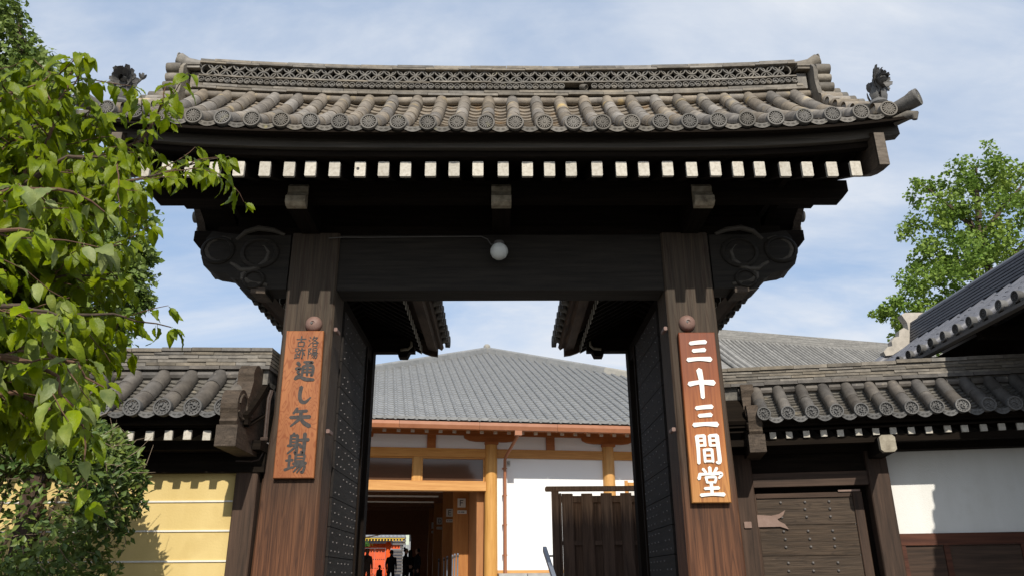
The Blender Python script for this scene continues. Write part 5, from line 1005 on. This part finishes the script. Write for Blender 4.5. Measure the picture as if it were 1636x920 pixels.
# ================================================================== TREES AND PLANTS
pine = thing('pine_tree', 'small garden pine with flat green pads seen through the passage', 'tree'); pine.matrix_world = Hm @ Matrix.Translation((-5.2, 26, 1.1))
b = MB(); b.tube([(0, 0, 0), (.15, .1, 1.2), (-.1, .05, 2.2), (.1, 0, 3.3), (.3, 0, 3.7)], [.16, .13, .11, .07, .02], 8); b.build('trunk', 'bark', pine, True)
for (x0, z0, x1, z1) in ((.05, 2.9, 2.5, 3.25), (0, 2.1, 1.0, 2.5), (.1, 1.3, .9, 1.4)):
    b = MB(); b.tube([(x0, 0, z0), (lerp(x0, x1, .5), -.1, lerp(z0, z1, .3)), (x1, -.1, z1)], [.06, .045, .02], 6); b.build('limb', 'bark', pine, True)
r_ = np.random.default_rng(21); pads = [(.5, 3.4, .7), (1.2, 3.45, .65), (1.9, 3.35, .6), (2.6, 3.3, .45), (.8, 2.55, .55), (1.15, 2.45, .35), (.3, 2.6, .5), (.8, 1.5, .4), (.3, 1.5, .4)]
Vp, n_ = [], 0
for x, z, w in pads:
    for _ in range(520):
        q = np.array([x + r_.normal() * w * .42, r_.normal() * w * .4, z + abs(r_.normal()) * .10]); d = r_.normal(size=3) * .5 + np.array([0, 0, .8]); d /= np.linalg.norm(d); sd = np.cross(d, r_.normal(size=3)); sd /= np.linalg.norm(sd); L = .13
        Vp += [q - sd * .018, q + sd * .018, q + d * L]; n_ += 1
o = put('needles', npmesh('needles', np.array(Vp), np.arange(n_ * 3).reshape(-1, 3), 'pine_leaf'), pine); o['kind'] = 'stuff'
LIMBS = [[(-2.81, -4.30, 2.77), (-2.32, -4.50, 3.30), (-2.01, -4.50, 3.42), (-1.82, -4.30, 3.60), (-1.63, -4.15, 3.78), (-1.53, -4.10, 3.83)],
 [(-2.60, -4.60, 2.98), (-2.17, -4.80, 3.26), (-2.07, -4.80, 3.59), (-2.10, -4.75, 3.90), (-2.13, -4.70, 4.03)],
 [(-2.32, -4.50, 3.30), (-2.10, -4.40, 3.64), (-1.93, -4.30, 3.81), (-1.86, -4.30, 3.99), (-1.85, -4.30, 4.17)],
 [(-2.67, -4.50, 2.47), (-2.11, -4.70, 2.70), (-1.86, -4.70, 2.70), (-1.75, -4.50, 2.75), (-1.57, -4.40, 2.73)],
 [(-2.21, -5.00, 2.35), (-1.85, -5.00, 2.44), (-1.65, -5.00, 2.39), (-1.55, -4.95, 2.31)],
 [(-2.25, -5.10, 2.96), (-1.85, -5.30, 2.99), (-1.63, -5.30, 2.97), (-1.54, -5.20, 2.94)],
 [(-2.01, -5.30, 2.54), (-1.72, -5.40, 2.49), (-1.59, -5.40, 2.48), (-1.51, -5.40, 2.45)],
 [(-2.43, -5.00, 3.40), (-2.21, -5.00, 3.59), (-2.11, -5.00, 3.65)],
 [(-2.37, -4.70, 2.37), (-1.99, -4.80, 2.32), (-1.75, -4.80, 2.23), (-1.66, -4.75, 2.15)],
 [(-2.17, -4.80, 3.26), (-1.92, -4.90, 3.36), (-1.69, -4.90, 3.35)],
 [(-2.59, -4.60, 2.95), (-2.24, -4.60, 3.04), (-2.01, -4.50, 3.10), (-1.86, -4.40, 3.16)],
 [(-2.78, -4.50, 3.42), (-2.39, -4.60, 3.61), (-2.22, -4.60, 3.79), (-1.99, -4.60, 3.75)],
 [(-2.58, -4.50, 2.65), (-2.24, -4.50, 2.92), (-2.04, -4.50, 2.96), (-1.86, -4.40, 2.96)],
 [(-2.04, -5.20, 2.39), (-1.77, -5.20, 2.36), (-1.59, -5.20, 2.29), (-1.51, -5.20, 2.18)],
 [(-1.98, -5.40, 2.69), (-1.73, -5.50, 2.72), (-1.60, -5.50, 2.72)]]
GINK = [(15.55, 14.00, 13.87, 0.78), (14.56, 14.00, 13.29, 0.65), (13.69, 14.00, 13.18, 0.57), (16.28, 14.00, 13.64, 0.82), (17.01, 14.00, 13.29, 0.92), (13.72, 14.00, 12.18, 0.80), (14.85, 14.00, 12.29, 1.01), (15.88, 14.00, 11.96, 1.10), (16.77, 14.00, 11.52, 1.00), (13.29, 14.00, 10.99, 0.75), (14.21, 14.00, 10.67, 0.98), (15.33, 14.00, 10.46, 0.98), (16.31, 14.00, 10.04, 0.97), (12.71, 14.00, 10.05, 0.66), (13.40, 14.00, 9.64, 0.77), (11.98, 14.00, 9.23, 0.50), (12.59, 14.00, 8.93, 0.65), (14.09, 14.00, 9.23, 0.86), (15.19, 14.00, 9.02, 0.86), (11.60, 14.00, 9.04, 0.27), (12.13, 14.00, 8.54, 0.42), (13.16, 14.00, 8.44, 0.57)]
CAMPH = [(-14.18, 10.00, 16.57, 0.79), (-13.68, 10.00, 15.49, 0.78), (-12.69, 10.00, 14.46, 0.71), (-13.28, 10.00, 14.05, 0.85), (-12.12, 10.00, 13.75, 0.54), (-14.58, 10.00, 15.28, 1.03), (-12.73, 10.00, 13.06, 0.83), (-11.51, 10.00, 12.77, 0.50), (-13.89, 10.00, 13.06, 0.99), (-10.82, 10.00, 11.73, 0.65), (-12.00, 10.00, 11.17, 0.97), (-9.75, 10.00, 11.17, 0.48), (-9.34, 10.00, 10.19, 0.57), (-9.60, 10.00, 9.40, 0.63), (-9.03, 10.00, 9.23, 0.41), (-9.23, 10.00, 8.56, 0.59), (-9.68, 10.00, 8.06, 0.64), (-8.94, 10.00, 8.22, 0.34), (-10.17, 10.00, 9.06, 0.78), (-9.34, 10.00, 7.42, 0.57), (-10.17, 10.00, 7.42, 0.83), (-11.17, 10.00, 9.40, 0.94), (-10.39, 10.00, 10.27, 0.71)]
def leaf_cloud(clumps, per, size, aspect, up=.35, spread=.45, shell=.55, fold=.25, seed=1):
    """clumps (x, y, z, r); folded two-triangle leaves; returns V, F"""
    r_ = np.random.default_rng(seed); C_ = []
    for x, y, z, r in clumps:
        n = max(20, int(per * (r ** 2)))
        d = r_.normal(size=(n, 3)); d /= np.linalg.norm(d, axis=1)[:, None]; q = r * (shell + (1 - shell) * r_.random(n)) ** .8
        q *= 1 + .28 * np.sin(d[:, 0] * 7 + x * 3) * np.sin(d[:, 2] * 8 + z * 2) + r_.normal(size=n) * .10
        C_.append(np.c_[np.array([x, y, z]) + d * q[:, None] * np.array([1, .9, .85]), d])
    P = np.concatenate(C_); p, d = P[:, :3], P[:, 3:]; n = len(p)
    nrm = d * spread + r_.normal(size=(n, 3)) * .55 + np.array([0, -.15, up]); nrm /= np.linalg.norm(nrm, axis=1)[:, None]
    ax = d * .6 + r_.normal(size=(n, 3)) * .7 + np.array([0, 0, -.25]); ax -= nrm * (ax * nrm).sum(1)[:, None]; ax /= np.linalg.norm(ax, axis=1)[:, None]
    sd = np.cross(nrm, ax); L = size * (.7 + .6 * r_.random(n))[:, None]; W = L * aspect
    a = p; t = p + ax * L; m1 = p + ax * L * .45 + sd * W + nrm * W * fold; m2 = p + ax * L * .45 - sd * W + nrm * W * fold
    V = np.stack([a, m1, t, m2], 1).reshape(-1, 3); i = np.arange(n) * 4
    return V, np.concatenate([np.c_[i, i + 1, i + 2], np.c_[i, i + 2, i + 3]])
def sub_clumps(cl, k, rr, seed, depth=1.0):
    r_ = np.random.default_rng(seed); o = []
    for x, y, z, r in cl:
        for _ in range(int(k)):
            d = r_.normal(size=3); d /= np.linalg.norm(d); q = r * r_.uniform(.35, 1.0)
            o.append((x + d[0] * q, y + d[1] * q * depth, z + d[2] * q, r * r_.uniform(*rr)))
    return o
# ginkgo behind the right-hand roofs
gk = thing('ginkgo_tree', 'bright green loose-crowned tree behind the roofs at the right edge', 'tree')
V, F_ = leaf_cloud(sub_clumps(GINK, 13, (.28, .5), 3, 1.6), 760, .105, .52, seed=5, shell=.3); o = put('crown', npmesh('crown', V, F_, 'ginkgo_leaf'), gk); o['kind'] = 'stuff'
b = MB(); b.tube([(15.6, 14.3, 0), (15.5, 14.3, 5), (15.3, 14.2, 9), (15.4, 14.4, 11.2), (15.6, 14.6, 13)], [.34, .30, .20, .09, .02], 10); b.build('trunk', 'bark', gk, True)
for g_ in GINK[::2]:
    b = MB(); z0 = max(6.5, g_[2] - 1.6); b.tube([(15.35, 14.2, z0), (lerp(15.35, g_[0], .5), 14.1, lerp(z0, g_[2], .62)), (g_[0], g_[1], g_[2] + .2)], [.10, .06, .02], 6); b.build('limb', 'bark', gk, True)
# broad evergreen behind the cherry
cp = thing('evergreen_tree', 'tall dense evergreen tree behind the leafy branches at the left edge', 'tree')
V, F_ = leaf_cloud(sub_clumps(CAMPH, 20, (.30, .55), 4, 1.2), 430, .16, .36, seed=6, shell=.45); o = put('crown', npmesh('crown', V, F_, 'camphor_leaf'), cp); o['kind'] = 'stuff'
b = MB(); b.tube([(-12.5, 10.6, 0), (-12.4, 10.6, 5), (-12.6, 10.4, 9), (-13, 10.2, 13), (-13.6, 10, 16.5)], [.5, .42, .32, .2, .05], 10); b.build('trunk', 'bark', cp, True)
for c in CAMPH[::2]:
    b = MB(); z0 = max(5, c[2] - 2); b.tube([(-12.4, 10.5, z0), (lerp(-12.4, c[0], .5), 10.3, lerp(z0, c[2], .6)), (c[0], c[1], c[2])], [.14, .08, .03], 6); b.build('limb', 'bark', cp, True)
# cherry tree in the foreground
ch = thing('cherry_tree', 'foreground tree with large pointed yellow green leaves reaching in from the left', 'tree')
b = MB(); b.tube([(-4.3, -4.2, 0), (-4.25, -4.2, 1.2), (-4.1, -4.25, 2.2), (-3.9, -4.3, 2.9), (-4.0, -4.3, 3.8)], [.16, .14, .12, .09, .04], 12); b.build('trunk', 'bark', ch, True)
def leaf_mesh(L, W, droop, fold, twist):
    rows = 9; b = MB(); vs = []
    for i in range(rows + 1):
        t = i / rows; w = W * (sin(pi * min(1, t ** .78)) ** .85) * (1 - .25 * t) + .0006
        ang = droop * t; y = L * (sin(ang) / droop if droop else t); z = -L * ((1 - cos(ang)) / droop if droop else 0)
        rip = .0022 * (1 if i % 2 else -1) * (0 < i < rows)
        for u in (-1, -.5, 0, .5, 1):
            ww = w * (1 + (.05 if (i % 2 and abs(u) == 1) else 0)); vs.append((u * ww * cos(fold), y + .004 * abs(u) * -1, z + abs(u) * ww * sin(fold) + rip * abs(u) + twist * u * t * w))
    b.add(vs, [(i * 5 + j, i * 5 + j + 1, i * 5 + 6 + j, i * 5 + 5 + j) for i in range(rows) for j in range(4)])
    b.tube([(0, -.022, .004), (0, -.01, .002), (0, 0, 0)], [.0012, .0012, .0012], 4, False)
    return b.mesh('leaf', 'cherry_leaf', True)
LM = [leaf_mesh(.115, .029, .9, .35, .2), leaf_mesh(.106, .029, .6, .3, -.25), leaf_mesh(.128, .031, 1.3, .45, .1), leaf_mesh(.088, .025, .8, .5, .3), leaf_mesh(.112, .032, .5, .2, -.1)]
leaves = []
def add_leaf(p, d, s=1.0, hang=.75):
    d = Vector(d); h = Vector((d.x, d.y, 0)); h = h.normalized() if h.length > .05 else Vector((1, 0, 0))
    a = (h * random.uniform(.35, 1.0) + Vector((random.gauss(0, .35), random.gauss(0, .35), -hang * random.uniform(.3, 1.3)))).normalized()
    up = Vector((random.gauss(.1, .42), -.6 + random.gauss(0, .38), .8)); z = (up - a * up.dot(a)).normalized(); x = a.cross(z)
    leaves.append((basis(x, a, z, p + a * .022) @ Matrix.Scale(s * random.uniform(.6, 1.2), 4), random.randrange(5), p))
def twig(p0, d, n, r0, depth=0, dens=1.0):
    pts = [Vector(p0)]; d = Vector(d).normalized()
    for i in range(n):
        d = (d + Vector((random.gauss(0, .16), random.gauss(0, .16), random.gauss(-.03, .13)))).normalized(); pts.append(pts[-1] + d * .055)
    b = MB(); b.tube(pts, [lerp(r0, .0015, i / n) for i in range(n + 1)], 5); b.build('twig', 'twig', ch, True)
    for i in range(1, n + 1):
        sd = d.cross(K).normalized() * (1 if i % 2 else -1)
        if random.random() < dens: add_leaf(pts[i], d * .4 + sd, lerp(1.05, .8, i / n))
        if random.random() < .45 * dens: add_leaf(pts[i], d * .2 - sd, .9)
    add_leaf(pts[-1], d, .85); add_leaf(pts[-1], d, .7)
for k in range(60):                                       # inner branches that fill the crown
    y = random.uniform(-5.0, -3.9); e = Vector((random.uniform(-2.75, -1.98), y, random.uniform(2.3, 3.95)))
    a = Vector((-3.6, lerp(-4.3, y, .5), e.z * .6 + 1.15)); LIMBS.append([tuple(a), tuple(a.lerp(e, .5) + Vector((0, 0, .08))), tuple(e)])
for k in range(20):
    y = random.uniform(-4.7, -3.9); e = Vector((random.uniform(-2.6, -1.95), y, random.uniform(2.3, 2.85)))
    a = Vector((-3.6, lerp(-4.2, y, .5), e.z * .4 + 1.75)); LIMBS.append([tuple(a), tuple(a.lerp(e, .5) + Vector((0, 0, .10))), tuple(e)])
for li, l in enumerate(LIMBS):
    pts = [Vector(p) for p in l]; full = []
    for i in range(len(pts) - 1):
        L_ = (pts[i + 1] - pts[i]).length; k = max(2, int(L_ / .06))
        for j in range(k): full.append(pts[i].lerp(pts[i + 1], j / k) + Vector((random.gauss(0, .008),) * 3))
    full.append(pts[-1]); n = len(full)
    start = Vector((-3.9, -4.28, 2.5 + .06 * (li % 8))); b = MB(); b.tube([start] + full, [.03] + [lerp(.017, .002, i / n) for i in range(n)], 7); b.build('branch', 'twig' if li % 3 else 'bark', ch, True)
    for i, p in enumerate(full):
        d = (full[min(i + 1, n - 1)] - full[max(i - 1, 0)]).normalized(); rt = i / n
        sd = d.cross(K).normalized() * (1 if i % 2 else -1)
        if rt > .45: add_leaf(p, d * .5 + sd, .95); add_leaf(p, d * .3 - sd, .85)
        elif random.random() < .7: add_leaf(p, d * .5 + sd, 1.05)
        if rt < .9 and (i % 3 or p.x < -1.9) and p.x < -1.66:
            dd = (d * .5 + sd * random.uniform(.3, .9) + Vector((0, random.uniform(-.4, .5), random.uniform(-.45, .4)))); twig(p, dd, random.randint(3, 7), .004, dens=1.0)
    add_leaf(full[-1], d, .8); add_leaf(full[-1], d + Vector((.3, 0, 0)), .7)
leaves.sort(key=lambda q: (q[2] - cam.location).length)
rest = MB()
for i, (mt, k, p) in enumerate(leaves):
    if i < 300: put('leaf', LM[k], ch, mt)
    else: rest.add([mt @ v.co for v in LM[k].vertices], [tuple(q.vertices) for q in LM[k].polygons])
o = rest.build('leaves', 'cherry_leaf', ch, True); o['kind'] = 'stuff'
# clipped shrub in front of the yellow wall
sh = thing('shrub', 'dense small-leaved green shrub in front of the yellow wall at the left', 'shrub')
r_ = np.random.default_rng(11); N1 = 26000
lo, hi = np.array([-5.1, -1.75, .5]), np.array([-3.22, -.75, 3.02])
p = lo + (hi - lo) * r_.random((N1, 3)); side = r_.random(N1)
top = side < .26; p[top, 2] = hi[2] - np.abs(r_.normal(size=top.sum())) * .22
rgt = (side > .26) & (side < .44); p[rgt, 0] = hi[0] - np.abs(r_.normal(size=rgt.sum())) * .12
frt = (side > .44) & (side < .62); p[frt, 1] = lo[1] + np.abs(r_.normal(size=frt.sum())) * .15
p += np.c_[.09 * np.sin(p[:, 2] * 5 + 1) * (p[:, 0] > -3.7), .08 * np.sin(p[:, 0] * 6), .10 * np.sin(p[:, 0] * 4.2) - .28 * np.clip((-3.9 - p[:, 0]) / 1.0, 0, 1) - .35 * np.clip((p[:, 0] + 3.62) / .45, 0, 1) ** 2 * (p[:, 2] > 2.2)]
gap = (p[:, 2] > 1.9) & (p[:, 2] < 2.45) & (r_.random(N1) < .74) & (p[:, 0] < -3.3); p = p[~gap]
gap2 = (p[:, 2] <= 1.9) & (r_.random(len(p)) < .45); p = p[~gap2]
cl = [(x, y, z, .001) for x, y, z in p]
n = len(p); nrm = r_.normal(size=(n, 3)) * .7 + np.array([.1, -.5, .6]); nrm /= np.linalg.norm(nrm, axis=1)[:, None]; ax = r_.normal(size=(n, 3)) + np.array([.2, -.3, .2]); ax -= nrm * (ax * nrm).sum(1)[:, None]; ax /= np.linalg.norm(ax, axis=1)[:, None]
sd = np.cross(nrm, ax); L = (.052 + .04 * r_.random(n))[:, None]; W = L * .26
V = np.stack([p, p + ax * L * .45 + sd * W + nrm * W * .4, p + ax * L - nrm * L * .1, p + ax * L * .45 - sd * W + nrm * W * .4], 1).reshape(-1, 3); i = np.arange(n) * 4
o = put('foliage', npmesh('foliage', V, np.concatenate([np.c_[i, i + 1, i + 2], np.c_[i, i + 2, i + 3]]), 'shrub_leaf'), sh); o['kind'] = 'stuff'
for k in range(7):
    x = -4.9 + .2 * k; b = MB(); b.tube([(x * .9 - .42, -1.2, 0), (x + random.uniform(-.1, .1), -1.2, .9), (x + random.uniform(-.25, .25), -1.25, 1.8), (x + random.uniform(-.3, .3), -1.2, 2.6)], [.035, .026, .016, .005], 7); b.build('stem', 'bark', sh, True)
tw = MB()
for k in range(420):
    q = p[r_.integers(n)]; q = Vector(q); d = Vector(r_.normal(size=3)) + Vector((.3, 0, .5)); d.normalize(); e = q + d * random.uniform(.1, .28); mid = q.lerp(e, .5) + Vector(r_.normal(size=3)) * .02
    tw.tube([q, mid, e], [.004, .003, .0015], 4, False)
o = tw.build('fine_twigs', 'dry_twig', sh); o['kind'] = 'stuff'
